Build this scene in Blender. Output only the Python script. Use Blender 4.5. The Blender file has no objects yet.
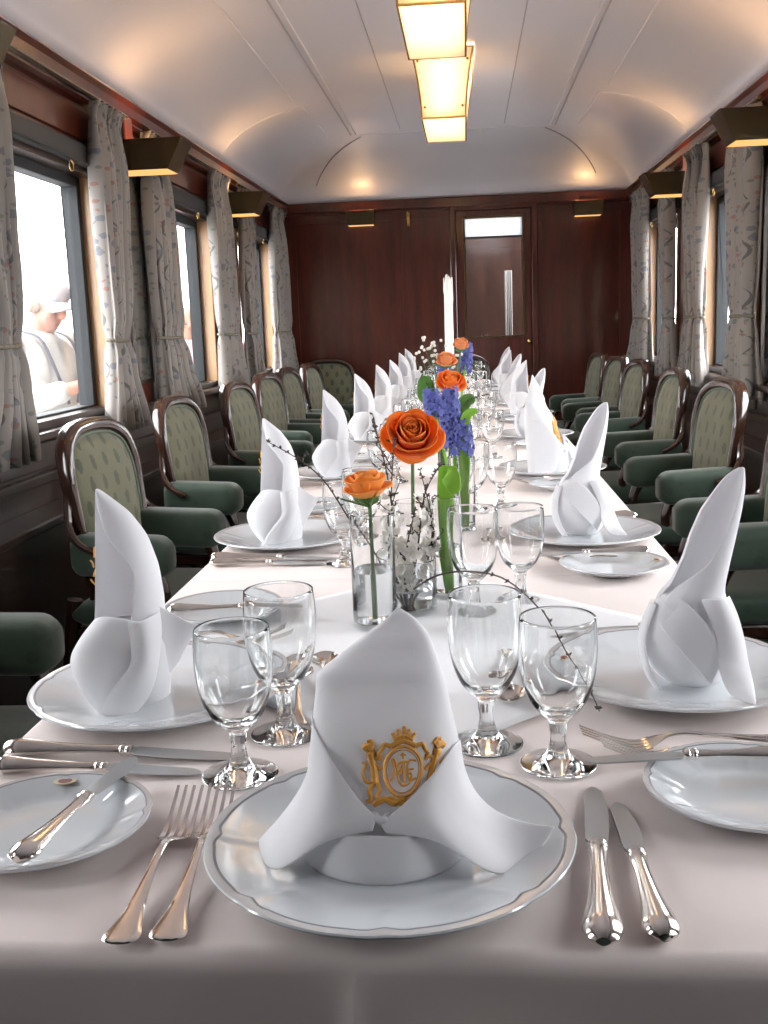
import bpy, bmesh, math, random
from mathutils import Vector, Matrix
pi = math.pi
sin, cos = math.sin, math.cos
SC = bpy.context.scene
COL = SC.collection
TZ = 0.74                      # height of the table top above the floor
rnd = random.Random(7)

# ------------------------------------------------------------------ helpers
def lerp(a, b, t): return a + (b - a) * t
def V(*a): return Vector(a)

def interp(keys, t):
    """smooth piecewise interpolation of (t, value) keys"""
    if t <= keys[0][0]: return keys[0][1]
    for (t0, v0), (t1, v1) in zip(keys, keys[1:]):
        if t <= t1:
            s = (t - t0) / (t1 - t0)
            return v0 + (v1 - v0) * s
    return keys[-1][1]

def sinterp(keys, t):
    if t <= keys[0][0]: return keys[0][1]
    for (t0, v0), (t1, v1) in zip(keys, keys[1:]):
        if t <= t1:
            s = (t - t0) / (t1 - t0); s = s * s * (3 - 2 * s)
            return v0 + (v1 - v0) * s
    return keys[-1][1]

def catmull(pts, n):
    """n samples along a Catmull-Rom spline through pts (tuples of any size)"""
    out = []
    m = len(pts) - 1
    for i in range(n):
        f = i / (n - 1) * m
        k = min(int(f), m - 1); t = f - k
        p0 = pts[max(k - 1, 0)]; p1 = pts[k]; p2 = pts[k + 1]; p3 = pts[min(k + 2, m)]
        out.append(tuple(0.5 * (2 * b + (c - a) * t + (2 * a - 5 * b + 4 * c - d) * t * t + (3 * b - a - 3 * c + d) * t ** 3)
                         for a, b, c, d in zip(p0, p1, p2, p3)))
    return out

class MB:
    """collects shapes and links them as ONE mesh object"""
    def __init__(self):
        self.v = []; self.f = []; self.m = []; self.uv = {}
    def add(self, verts, faces, mi=0):
        b = len(self.v)
        self.v += [tuple(p) for p in verts]
        for f in faces:
            self.f.append(tuple(i + b for i in f)); self.m.append(mi)
        return b
    def box(self, x0, x1, y0, y1, z0, z1, mi=0):
        self.add([(x0, y0, z0), (x1, y0, z0), (x1, y1, z0), (x0, y1, z0), (x0, y0, z1), (x1, y0, z1), (x1, y1, z1), (x0, y1, z1)],
                 [(0, 3, 2, 1), (4, 5, 6, 7), (0, 1, 5, 4), (1, 2, 6, 5), (2, 3, 7, 6), (3, 0, 4, 7)], mi)
    def hexa(self, bottom, top, mi=0):
        self.add(list(bottom) + list(top), [(0, 3, 2, 1), (4, 5, 6, 7), (0, 1, 5, 4), (1, 2, 6, 5), (2, 3, 7, 6), (3, 0, 4, 7)], mi)
    def grid(self, P, close_u=False, close_v=False, mi=0, cap0=False, cap1=False, uv=None):
        n, m = len(P), len(P[0])
        b = len(self.v)
        for row in P: self.v += [tuple(p) for p in row]
        if uv:
            for i in range(n):
                for j in range(m): self.uv[b + i * m + j] = uv(i / (n - 1), j / (m - 1))
        for i in range(n if close_u else n - 1):
            for j in range(m if close_v else m - 1):
                i2 = (i + 1) % n; j2 = (j + 1) % m
                mm = mi(i, j) if callable(mi) else mi
                self.f.append((b + i * m + j, b + i2 * m + j, b + i2 * m + j2, b + i * m + j2)); self.m.append(mm)
        if cap0: self.f.append(tuple(b + j for j in range(m))); self.m.append(mi if not callable(mi) else 0)
        if cap1: self.f.append(tuple(b + (n - 1) * m + j for j in reversed(range(m)))); self.m.append(mi if not callable(mi) else 0)
    def lathe(self, prof, seg=32, mi=0, c=(0, 0, 0), fr=None, close=False):
        P = []
        for k, (r, z) in enumerate(prof):
            row = []
            for j in range(seg):
                a = 2 * pi * j / seg
                rr = fr(k, a, r) if fr else r
                row.append((c[0] + rr * cos(a), c[1] + rr * sin(a), c[2] + z))
            P.append(row)
        self.grid(P, close_u=close, close_v=True, mi=mi, cap0=not close and prof[0][0] > 1e-6, cap1=not close and prof[-1][0] > 1e-6)
    def tube(self, pts, r, seg=8, mi=0, cap=True, flat=1.0, closed=False):
        """tube along pts; r a number or list; flat squashes the second axis"""
        pts = [Vector(p) for p in pts]
        n = len(pts)
        rs = r if isinstance(r, (list, tuple)) else [r] * n
        up = None; P = []
        for i, p in enumerate(pts):
            if closed: t = pts[(i + 1) % n] - pts[i - 1]
            else: t = pts[min(i + 1, n - 1)] - pts[max(i - 1, 0)]
            if t.length < 1e-9: t = Vector((0, 0, 1))
            t.normalize()
            if up is None:
                up = Vector((0, 0, 1)) if abs(t.z) < 0.9 else Vector((1, 0, 0))
            x = t.cross(up)
            if x.length < 1e-6: x = t.cross(Vector((0.3, 1, 0.2)))
            x.normalize(); up = x.cross(t).normalized()
            P.append([p + (x * cos(2 * pi * j / seg) + up * sin(2 * pi * j / seg) * flat) * rs[i] for j in range(seg)])
        self.grid(P, close_u=closed, close_v=True, mi=mi, cap0=cap and not closed, cap1=cap and not closed)
    def ball(self, c, rx, ry=None, rz=None, seg=12, rings=8, mi=0, M=None):
        ry = ry or rx; rz = rz or rx
        P = []
        for i in range(rings + 1):
            t = pi * i / rings
            row = []
            for j in range(seg):
                a = 2 * pi * j / seg
                q = Vector((rx * sin(t) * cos(a), ry * sin(t) * sin(a), -rz * cos(t)))
                if M: q = M @ q
                row.append(Vector(c) + q)
            P.append(row)
        self.grid(P, close_v=True, mi=mi)
    def build(self, name, mats, parent=None, loc=None, smooth=True, angle=40, rot=None):
        me = bpy.data.meshes.new(name)
        me.from_pydata(self.v, [], self.f)
        if not isinstance(mats, (list, tuple)): mats = [mats]
        for m in mats: me.materials.append(m)
        me.polygons.foreach_set('material_index', self.m)
        if self.uv:
            ul = me.uv_layers.new(name='UVMap')
            for l in me.loops:
                ul.data[l.index].uv = self.uv.get(l.vertex_index, (0, 0))
        bm = bmesh.new(); bm.from_mesh(me)
        bmesh.ops.remove_doubles(bm, verts=bm.verts, dist=1e-6)
        bmesh.ops.recalc_face_normals(bm, faces=bm.faces)
        bm.to_mesh(me); bm.free()
        if smooth:
            me.polygons.foreach_set('use_smooth', [True] * len(me.polygons))
            me.set_sharp_from_angle(angle=math.radians(angle))
        o = bpy.data.objects.new(name, me)
        COL.objects.link(o)
        if parent: o.parent = parent
        if loc: o.location = loc
        if rot: o.rotation_euler = rot
        return o

def bevel(o, w, seg=2):
    m = o.modifiers.new('bevel', 'BEVEL'); m.width = w; m.segments = seg; m.limit_method = 'ANGLE'; m.angle_limit = math.radians(40)
    return o
def solid(o, t, off=0.0, sub=0):
    m = o.modifiers.new('solid', 'SOLIDIFY'); m.thickness = t; m.offset = off
    if sub:
        s = o.modifiers.new('sub', 'SUBSURF'); s.levels = sub; s.render_levels = sub
    return o
def tag(o, label, cat, group=None):
    o['label'] = label; o['category'] = cat
    if group: o['group'] = group
    return o
def thing(name, label, cat, loc=(0, 0, 0), rz=0, group=None):
    o = bpy.data.objects.new(name, None); COL.objects.link(o)
    o.location = loc; o.rotation_euler = (0, 0, rz); o.empty_display_size = 0.05
    return tag(o, label, cat, group)
def struct(o):
    o['kind'] = 'structure'; return o
KIDS = {}
def kids(o): return [c for c in COL.objects if c.parent == o]
def dup(o, loc=None, rz=None, label=None, group=None, scale=None, parent=None, _top=True):
    ch = KIDS.get(o.name)
    if ch is None: ch = KIDS[o.name] = kids(o)
    c = o.copy(); COL.objects.link(c)
    KIDS[c.name] = []
    if parent: c.parent = parent
    if loc is not None: c.location = loc
    if rz is not None: c.rotation_euler = (c.rotation_euler[0], c.rotation_euler[1], rz)
    if scale: c.scale = scale
    if label: c['label'] = label
    if group: c['group'] = group
    for k in ch: KIDS[c.name].append(dup(k, parent=c))
    return c

# ------------------------------------------------------------------ materials
class NT:
    def __init__(self, name):
        self.mat = bpy.data.materials.new(name); self.mat.use_nodes = True
        self.t = self.mat.node_tree; self.t.nodes.clear()
        self.out = self.t.nodes.new('ShaderNodeOutputMaterial')
    def n(self, typ, **kw):
        nd = self.t.nodes.new(typ)
        for k, v in kw.items():
            if k in nd.inputs: 
                nd.inputs[k].default_value = v
            else: setattr(nd, k, v)
        return nd
    def l(self, a, b): self.t.links.new(a, b)
    def math(self, op, a, b=None, clamp=False):
        nd = self.t.nodes.new('ShaderNodeMath'); nd.operation = op; nd.use_clamp = clamp
        for i, x in enumerate((a, b)):
            if x is None: continue
            if isinstance(x, (int, float)): nd.inputs[i].default_value = x
            else: self.l(x, nd.inputs[i])
        return nd.outputs[0]
    def mix(self, fac, a, b):
        nd = self.t.nodes.new('ShaderNodeMix'); nd.data_type = 'RGBA'
        for i, x in ((0, fac), (6, a), (7, b)):
            if isinstance(x, (int, float)): nd.inputs[i].default_value = x
            elif isinstance(x, tuple): nd.inputs[i].default_value = x if len(x) == 4 else x + (1,)
            else: self.l(x, nd.inputs[i])
        return nd.outputs[2]
    def coords(self, kind='Object', scale=(1, 1, 1), rot=(0, 0, 0)):
        tc = self.n('ShaderNodeTexCoord'); mp = self.n('ShaderNodeMapping')
        mp.inputs['Scale'].default_value = scale; mp.inputs['Rotation'].default_value = rot
        self.l(tc.outputs[kind], mp.inputs['Vector']); return mp.outputs[0]
    def noise(self, vec, scale, detail=3, rough=0.55):
        nd = self.n('ShaderNodeTexNoise'); nd.inputs['Scale'].default_value = scale; nd.inputs['Detail'].default_value = detail
        nd.inputs['Roughness'].default_value = rough
        if vec is not None: self.l(vec, nd.inputs['Vector'])
        return nd.outputs['Fac']
    def ramp(self, fac, stops):
        nd = self.n('ShaderNodeValToRGB'); e = nd.color_ramp.elements
        while len(e) < len(stops): e.new(0.5)
        for el, (p, c) in zip(e, stops): el.position = p; el.color = c if len(c) == 4 else tuple(c) + (1,)
        self.l(fac, nd.inputs[0]); return nd.outputs[0]
    def principled(self, color, rough=0.5, metal=0.0, coat=0.0, sheen=0.0, spec=0.5, bump=None, bump_s=0.2, bump_d=0.002, trans=0.0, ior=1.5, sss=0.0):
        p = self.n('ShaderNodeBsdfPrincipled')
        if isinstance(color, tuple): p.inputs['Base Color'].default_value = color if len(color) == 4 else color + (1,)
        else: self.l(color, p.inputs['Base Color'])
        if isinstance(rough, (int, float)): p.inputs['Roughness'].default_value = rough
        else: self.l(rough, p.inputs['Roughness'])
        p.inputs['Metallic'].default_value = metal; p.inputs['Coat Weight'].default_value = coat
        p.inputs['Coat Roughness'].default_value = 0.08
        p.inputs['Sheen Weight'].default_value = sheen; p.inputs['Specular IOR Level'].default_value = spec
        p.inputs['Transmission Weight'].default_value = trans; p.inputs['IOR'].default_value = ior
        if bump is not None:
            b = self.n('ShaderNodeBump'); b.inputs['Strength'].default_value = bump_s; b.inputs['Distance'].default_value = bump_d
            self.l(bump, b.inputs['Height']); self.l(b.outputs[0], p.inputs['Normal'])
        self.l(p.outputs[0], self.out.inputs[0]); self.p = p
        return self.mat

def plain(name, color, **kw): return NT(name).principled(color, **kw)

def mk_wood(name, c1, c2, scale=(6, 6, 0.8), rough=0.25, coat=0.4, ring=3.0):
    t = NT(name); v = t.coords('Object', scale)
    n1 = t.noise(v, ring, 5, 0.6); n2 = t.noise(v, ring * 7, 3, 0.5)
    f = t.math('ADD', t.math('MULTIPLY', n1, 0.75), t.math('MULTIPLY', n2, 0.25))
    col = t.ramp(f, [(0.3, c1), (0.7, c2)])
    return t.principled(col, rough=rough, coat=coat, bump=n2, bump_s=0.04, bump_d=0.001)

M = {}
M['mahogany'] = mk_wood('mahogany', (0.036, 0.007, 0.004), (0.115, 0.022, 0.011), (5, 5, 0.7), 0.28, 0.5)
M['dark_wood'] = mk_wood('dark_wood', (0.012, 0.006, 0.005), (0.04, 0.018, 0.012), (5, 5, 0.8), 0.3, 0.4)
M['chair_wood'] = mk_wood('chair_wood', (0.014, 0.006, 0.004), (0.05, 0.02, 0.012), (4, 4, 2), 0.2, 0.8)
M['oak'] = mk_wood('oak_jamb', (0.38, 0.19, 0.08), (0.55, 0.32, 0.15), (9, 9, 1), 0.4, 0.2)

t = NT('white_tablecloth'); v = t.coords('Object')
w = t.noise(v, 900, 2); big = t.noise(v, 3.5, 3)
M['cloth'] = t.principled(t.mix(big, (0.78, 0.69, 0.66), (0.83, 0.745, 0.715)), rough=0.85, sheen=0.1, spec=0.2, bump=t.math('ADD', t.math('MULTIPLY', big, 4.0), t.math('MULTIPLY', w, 0.1)), bump_s=0.25, bump_d=0.002)
t = NT('white_overlay'); v = t.coords('Object')
M['overlay'] = t.principled((0.83, 0.825, 0.84), rough=0.8, spec=0.2, bump=t.noise(v, 700, 2), bump_s=0.1, bump_d=0.0005)
t = NT('napkin_linen'); v = t.coords('Object')
M['napkin'] = t.principled((0.87, 0.865, 0.88), rough=0.8, sheen=0.15, spec=0.2, bump=t.noise(v, 28, 3), bump_s=0.15, bump_d=0.004)
tr = t.n('ShaderNodeBsdfTranslucent'); tr.inputs[0].default_value = (.87, .865, .88, 1); mx = t.n('ShaderNodeMixShader'); mx.inputs[0].default_value = .30
t.l(t.p.outputs[0], mx.inputs[1]); t.l(tr.outputs[0], mx.inputs[2]); t.l(mx.outputs[0], t.out.inputs[0])
M['china'] = plain('white_china', (0.66, 0.69, 0.715), rough=0.12, coat=0.6, spec=0.55)
M['gilt'] = plain('gilt_line', (0.20, 0.20, 0.22), rough=0.35)
M['silver'] = plain('silver', (0.78, 0.74, 0.70), rough=0.16, metal=1.0)
M['blade'] = plain('steel_blade', (0.50, 0.52, 0.53), rough=0.34, metal=0.75)
M['gold_thread'] = plain('gold_thread', (0.74, 0.36, 0.06), rough=0.5, metal=0.2, sheen=0.2)
M['emblem_red'] = plain('emblem_red', (0.18, 0.035, 0.02), rough=0.3)
M['emblem_gold'] = plain('emblem_gold', (0.62, 0.50, 0.34), rough=0.3)
M['brass'] = plain('brass', (0.62, 0.40, 0.14), rough=0.25, metal=1.0)
M['dark_brass'] = plain('dark_brass', (0.13, 0.092, 0.047), rough=0.25, metal=0.75)
M['steel'] = plain('window_steel', (0.030, 0.032, 0.034), rough=0.6, metal=0.0, spec=0.2)
M['rubber'] = plain('window_rubber', (0.03, 0.03, 0.032), rough=0.6)

t = NT('clear_glass'); g = t.n('ShaderNodeBsdfGlass'); g.inputs['IOR'].default_value = 1.48; g.inputs['Roughness'].default_value = 0.0
g.inputs['Color'].default_value = (0.985, 0.99, 0.99, 1); t.l(g.outputs[0], t.out.inputs[0]); M['glass'] = t.mat
t = NT('window_pane'); lw = t.n('ShaderNodeLayerWeight'); lw.inputs['Blend'].default_value = 0.5
schlick = t.math('ADD', t.math('MULTIPLY', t.math('POWER', lw.outputs['Facing'], 5.0), 0.9), 0.04, clamp=True)
a = t.n('ShaderNodeBsdfTransparent'); a.inputs['Color'].default_value = (0.96, 0.98, 0.98, 1); b = t.n('ShaderNodeBsdfGlossy'); b.inputs['Roughness'].default_value = 0.0
ms = t.n('ShaderNodeMixShader'); t.l(schlick, ms.inputs[0]); t.l(a.outputs[0], ms.inputs[1]); t.l(b.outputs[0], ms.inputs[2]); t.l(ms.outputs[0], t.out.inputs[0])
M['pane'] = t.mat
M['mirror'] = plain('mirror_glass', (0.75, 0.78, 0.76), rough=0.03, metal=1.0)
t = NT('vase_water'); g = t.n('ShaderNodeBsdfGlass'); g.inputs['IOR'].default_value = 1.33; t.l(g.outputs[0], t.out.inputs[0]); M['water'] = t.mat

t = NT('ceiling_paint'); v = t.coords('Object')
M['ceiling'] = t.principled((0.70, 0.665, 0.695), rough=0.34, spec=0.5, coat=0.25, bump=t.noise(v, 3, 2), bump_s=0.05, bump_d=0.02)
M['moulding'] = plain('white_moulding', (0.66, 0.63, 0.64), rough=0.35)
M['moulding_line'] = plain('grey_moulding_line', (0.40, 0.37, 0.38), rough=0.4)
t = NT('carpet'); v = t.coords('Object')
M['carpet'] = t.principled(t.mix(t.noise(v, 14, 4), (0.03, 0.045, 0.04), (0.085, 0.10, 0.09)), rough=0.95, bump=t.noise(v, 300, 2), bump_s=0.5, bump_d=0.003)

def mk_damask():
    t = NT('sage_damask'); tc = t.n('ShaderNodeTexCoord'); s = t.n('ShaderNodeSeparateXYZ'); t.l(tc.outputs['Object'], s.inputs[0])
    u = t.math('DIVIDE', s.outputs['Y'], 0.074); vv = t.math('DIVIDE', s.outputs['Z'], 0.060)
    row = t.math('FLOOR', vv); off = t.math('MULTIPLY', t.math('MODULO', row, 2.0), 0.5)
    fu = t.math('SUBTRACT', t.math('FRACT', t.math('ADD', u, off)), 0.5); fv = t.math('SUBTRACT', t.math('FRACT', vv), 0.5)
    nz = t.noise(tc.outputs['Object'], 90, 2)
    d = t.math('ADD', t.math('ADD', t.math('POWER', t.math('MULTIPLY', fu, 5.2), 2.0), t.math('POWER', t.math('MULTIPLY', fv, 2.4), 2.0)), t.math('MULTIPLY', t.math('SUBTRACT', nz, 0.5), 1.6))
    f = t.math('LESS_THAN', d, 0.75)
    base = t.mix(t.noise(tc.outputs['Object'], 9, 3), (0.098, 0.098, 0.056), (0.150, 0.148, 0.092))
    col = t.mix(t.math('MULTIPLY', f, 0.75), base, (0.036, 0.046, 0.028))
    return t.principled(col, rough=0.75, sheen=0.3, spec=0.3, bump=t.noise(tc.outputs['Object'], 500, 2), bump_s=0.2, bump_d=0.001)
M['damask'] = mk_damask()
t = NT('green_velvet'); v = t.coords('Object'); n1 = t.noise(v, 22, 3)
vo = t.n('ShaderNodeTexVoronoi'); vo.inputs['Scale'].default_value = 16; t.l(v, vo.inputs['Vector'])
mot = t.math('MULTIPLY', t.math('LESS_THAN', vo.outputs['Distance'], 0.22), 0.5)
M['velvet'] = t.principled(t.mix(mot, t.mix(n1, (0.016, 0.034, 0.021), (0.035, 0.060, 0.039)), (0.014, 0.027, 0.019)), rough=0.65, sheen=0.3, spec=0.3, bump=n1, bump_s=0.1, bump_d=0.004)
M['piping'] = plain('green_piping', (0.10, 0.13, 0.09), rough=0.6)

def mk_curtain():
    t = NT('floral_curtain'); tc = t.n('ShaderNodeTexCoord'); uv = tc.outputs['UV']
    warp = t.noise(uv, 6, 2)
    s = t.n('ShaderNodeSeparateXYZ'); t.l(uv, s.inputs[0])
    # winding stems
    u = t.math('ADD', s.outputs['X'], t.math('MULTIPLY', t.math('SINE', t.math('MULTIPLY', s.outputs['Y'], 34.0)), 0.022))
    fu = t.math('ABSOLUTE', t.math('SUBTRACT', t.math('FRACT', t.math('MULTIPLY', u, 7.5)), 0.5))
    stem = t.math('LESS_THAN', t.math('ADD', fu, t.math('MULTIPLY', t.math('SUBTRACT', warp, 0.5), 0.25)), 0.026)
    stem = t.math('MULTIPLY', stem, t.math('GREATER_THAN', t.noise(uv, 14, 1), 0.38))
    def dots(scale, rad, thr):
        vo = t.n('ShaderNodeTexVoronoi'); vo.inputs['Scale'].default_value = scale; t.l(uv, vo.inputs['Vector'])
        sp = t.n('ShaderNodeSeparateXYZ'); t.l(vo.outputs['Color'], sp.inputs[0])
        d = t.math('ADD', vo.outputs['Distance'], t.math('MULTIPLY', t.math('SUBTRACT', t.noise(uv, scale * 6, 2), 0.5), 0.22))
        return t.math('MULTIPLY', t.math('LESS_THAN', d, rad), t.math('GREATER_THAN', sp.outputs['X'], thr))
    blue = dots(24, 0.30, 0.42); red = dots(30, 0.24, 0.66); leaf = dots(44, 0.28, 0.5)
    col = t.mix(t.noise(uv, 3, 2), (0.28, 0.25, 0.23), (0.35, 0.32, 0.295))
    col = t.mix(t.math('MULTIPLY', leaf, 0.7), col, (0.15, 0.165, 0.14))
    col = t.mix(t.math('MULTIPLY', stem, 0.8), col, (0.10, 0.10, 0.10))
    col = t.mix(t.math('MULTIPLY', blue, 0.75), col, (0.15, 0.16, 0.19))
    col = t.mix(t.math('MULTIPLY', red, 0.7), col, (0.30, 0.14, 0.12))
    m = t.principled(col, rough=0.8, sheen=0.2, spec=0.25)
    tr = t.n('ShaderNodeBsdfTranslucent'); t.l(col, tr.inputs['Color'])
    mx = t.n('ShaderNodeMixShader'); mx.inputs[0].default_value = 0.28
    t.l(t.p.outputs[0], mx.inputs[1]); t.l(tr.outputs[0], mx.inputs[2]); t.l(mx.outputs[0], t.out.inputs[0])
    return m
M['curtain'] = mk_curtain()
M['rope'] = plain('curtain_rope', (0.17, 0.15, 0.11), rough=0.8)

def mk_translucent(name, col, fac=0.6):
    t = NT(name); p = t.n('ShaderNodeBsdfDiffuse'); p.inputs[0].default_value = col + (1,)
    tr = t.n('ShaderNodeBsdfTranslucent'); tr.inputs[0].default_value = col + (1,)
    mx = t.n('ShaderNodeMixShader'); mx.inputs[0].default_value = fac
    t.l(p.outputs[0], mx.inputs[1]); t.l(tr.outputs[0], mx.inputs[2]); t.l(mx.outputs[0], t.out.inputs[0]); return t.mat
M['lamp_glass'] = mk_translucent('frosted_lamp_glass', (0.93, 0.86, 0.74))
def mk_emit(name, col, s):
    t = NT(name); e = t.n('ShaderNodeEmission'); e.inputs[0].default_value = col + (1,); e.inputs[1].default_value = s
    t.l(e.outputs[0], t.out.inputs[0]); return t.mat
M['sconce_glow'] = mk_emit('sconce_diffuser_lit', (1.0, 0.52, 0.18), .72)
M['blind_cloth'] = mk_translucent('blind_cloth', (0.86, 0.87, 0.90), .5)
M['bulb'] = mk_emit('lit_bulb', (1.0, 0.62, 0.28), 30)
def mk_petal(name, c1, c2, fac=0.35):
    t = NT(name); v = t.coords('Object'); col = t.mix(t.noise(v, 40, 3), c1, c2)
    p = t.principled(col, rough=0.55, sheen=0.2, spec=0.25)
    tr = t.n('ShaderNodeBsdfTranslucent'); t.l(col, tr.inputs[0])
    mx = t.n('ShaderNodeMixShader'); mx.inputs[0].default_value = fac
    t.l(t.p.outputs[0], mx.inputs[1]); t.l(tr.outputs[0], mx.inputs[2]); t.l(mx.outputs[0], t.out.inputs[0]); return t.mat
M['orange'] = mk_petal('orange_petal', (0.93, 0.25, 0.025), (0.98, 0.36, 0.05))
M['apricot'] = mk_petal('apricot_petal', (0.96, 0.38, 0.06), (0.98, 0.50, 0.11))
M['peach'] = mk_petal('peach_petal', (0.86, 0.36, 0.14), (0.92, 0.48, 0.2))
M['hyacinth'] = mk_petal('blue_petal', (0.075, 0.085, 0.32), (0.16, 0.18, 0.48))
M['white_petal'] = mk_petal('white_petal', (0.80, 0.76, 0.70), (0.9, 0.88, 0.84))
M['leaf'] = mk_petal('green_leaf', (0.05, 0.14, 0.02), (0.10, 0.24, 0.04), 0.25)
M['tulip_leaf'] = mk_petal('fresh_leaf', (0.24, 0.48, 0.05), (0.38, 0.62, 0.10), 0.5)
M['stem'] = plain('flower_stem', (0.07, 0.13, 0.04), rough=0.55)
M['twig'] = plain('dark_twig', (0.055, 0.04, 0.03), rough=0.7)
M['wax'] = plain('white_wax', (0.80, 0.79, 0.75), rough=0.45)
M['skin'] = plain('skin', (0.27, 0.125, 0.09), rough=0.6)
M['white_fabric'] = plain('white_fabric', (0.78, 0.77, 0.75), rough=0.85)
M['grey_fabric'] = plain('grey_trousers', (0.18, 0.2, 0.24), rough=0.85)
M['navy'] = plain('dark_strap', (0.05, 0.05, 0.075), rough=0.7)
M['hair'] = plain('grey_hair', (0.20, 0.16, 0.13), rough=0.8)
M['yellow'] = plain('yellow_vest', (0.75, 0.55, 0.05), rough=0.8)
M['red'] = plain('red_fabric', (0.55, 0.08, 0.07), rough=0.8)
M['pink'] = plain('pink_fabric', (0.70, 0.42, 0.45), rough=0.8)
M['render_wall'] = plain('pale_render', (0.70, 0.71, 0.72), rough=0.9)
M['slate'] = plain('pale_roof', (0.42, 0.44, 0.47), rough=0.8)
M['reflection_grey'] = plain('reflection_grey', (0.22, 0.21, 0.20), rough=0.9)  # tone of the strip that imitates a reflection
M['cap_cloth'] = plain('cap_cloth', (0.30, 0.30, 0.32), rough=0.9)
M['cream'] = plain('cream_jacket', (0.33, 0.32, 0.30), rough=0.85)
M['blue_glass'] = plain('building_window', (0.20, 0.27, 0.36), rough=0.1)
M['paving'] = plain('platform_paving', (0.36, 0.36, 0.36), rough=0.9)

# ------------------------------------------------------------------ the carriage
XW, YB, YN = 1.30, 8.0, -2.2         # half width, end wall, wall behind the camera
CZ, CT = 2.07, 2.365                  # cornice height, crown of the ceiling
WIN = [.47, 1.695, 3.395, 5.095, 6.80]     # window centres along the carriage; first pair added for light
WH = 0.525                            # half width
WZ0, WZ1 = 0.875, 1.755
def wh(c): return .20 if c < 1 else WH   # narrow window pair beside the camera, unseen, added to light the near tabletop

mb = MB(); mb.box(-XW - .12, XW + .12, YN - .1, YB + 1.2, -0.06, 0.0)
struct(mb.build('floor', M['carpet'], smooth=False))

def ceil_z(x, y):
    t = min(1.0, max(0.0, (XW - abs(x)) / 0.70)); gs = math.sqrt(max(0, 1 - (1 - t) ** 2.2))
    e = min(1.0, max(0.0, (YB - y) / 0.92)); ge = math.sqrt(max(0, 1 - (1 - e) ** 2.2))
    k = 0.10
    h = min(gs, ge); d = abs(gs - ge)
    if d < k and h > 0.02: h -= (k - d) ** 2 / (4 * k) * min(1, h * 4)
    return CZ + (CT - CZ) * h + 0.03 * (1 - (x / XW) ** 2) * h
xs = [-XW + 2 * XW * i / 96 for i in range(97)]
xs = [XW * (abs(x) / XW) ** 0.75 * (1 if x > 0 else -1) for x in xs]
ys = [YN + (6.9 - YN) * i / 30 for i in range(31)] + [6.9 + 1.1 * (1 - (1 - i / 40) ** 1.5) for i in range(1, 41)]
mb = MB(); mb.grid([[(x, y, ceil_z(x, y)) for x in xs] for y in ys])
o = struct(mb.build('ceiling', M['ceiling'], angle=80)); solid(o, 0.02, 1.0)
# mouldings on the ceiling
def ceil_line(name, pts, r, mat):
    mb = MB(); mb.tube([(x, y, ceil_z(x, y) - r * 0.25) for x, y in pts], r, 6)
    return struct(mb.build(name, mat))
tn = [0]
def trim_name():
    tn[0] += 1; return 'trim_%d' % tn[0]
seg = lambda a, b, n: [(lerp(a[0], b[0], i / (n - 1)), lerp(a[1], b[1], i / (n - 1))) for i in range(n)]
for s in (-1, 1):
    ceil_line(trim_name(), seg((s * .625, YN), (s * .625, 7.0), 20), 0.007, M['moulding'])
    ceil_line(trim_name(), seg((s * .655, YN), (s * .655, 7.0), 20), 0.005, M['moulding_line'])
    ceil_line(trim_name(), seg((s * .84, YN), (s * .84, 5.85), 20), 0.006, M['moulding'])
    ceil_line(trim_name(), seg((s * 1.285, 6.02), (s * .82, 6.02), 30) + seg((s * .815, 6.04), (s * .80, 6.95), 14), 0.006, M['moulding'])
    ceil_line(trim_name(), seg((s * .60, 7.10), (s * 1.02, 7.93), 30), 0.005, M['moulding_line'])
    ceil_line(trim_name(), seg((s * .33, 2.0), (s * .33, 6.9), 10), 0.003, M['moulding_line'])
ceil_line(trim_name(), seg((-.60, 7.02), (.60, 7.02), 12), 0.004, M['moulding'])

def side_wall(s, name):
    mb = MB()
    x0, x1 = sorted((s * XW, s * (XW + .11)))
    mb.box(x0, x1, YN, YB + .1, 0, WZ0, 1); mb.box(x0, x1, YN, YB + .1, WZ1, CZ + .45)
    edges = [YN] + [e for c in WIN for e in (c - wh(c), c + wh(c))] + [YB + .1]
    for k in range(0, len(edges), 2): mb.box(x0, x1, edges[k], edges[k + 1], WZ0, WZ1)
    return struct(mb.build(name, [M['mahogany'], M['dark_wood']], smooth=False))
side_wall(-1, 'wall_left'); side_wall(1, 'wall_right')
mb = MB(); mb.box(-XW - .1, XW + .1, YN - .1, YN, 0, CT + .2); struct(mb.build('wall_front', M['dark_wood'], smooth=False))

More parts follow.
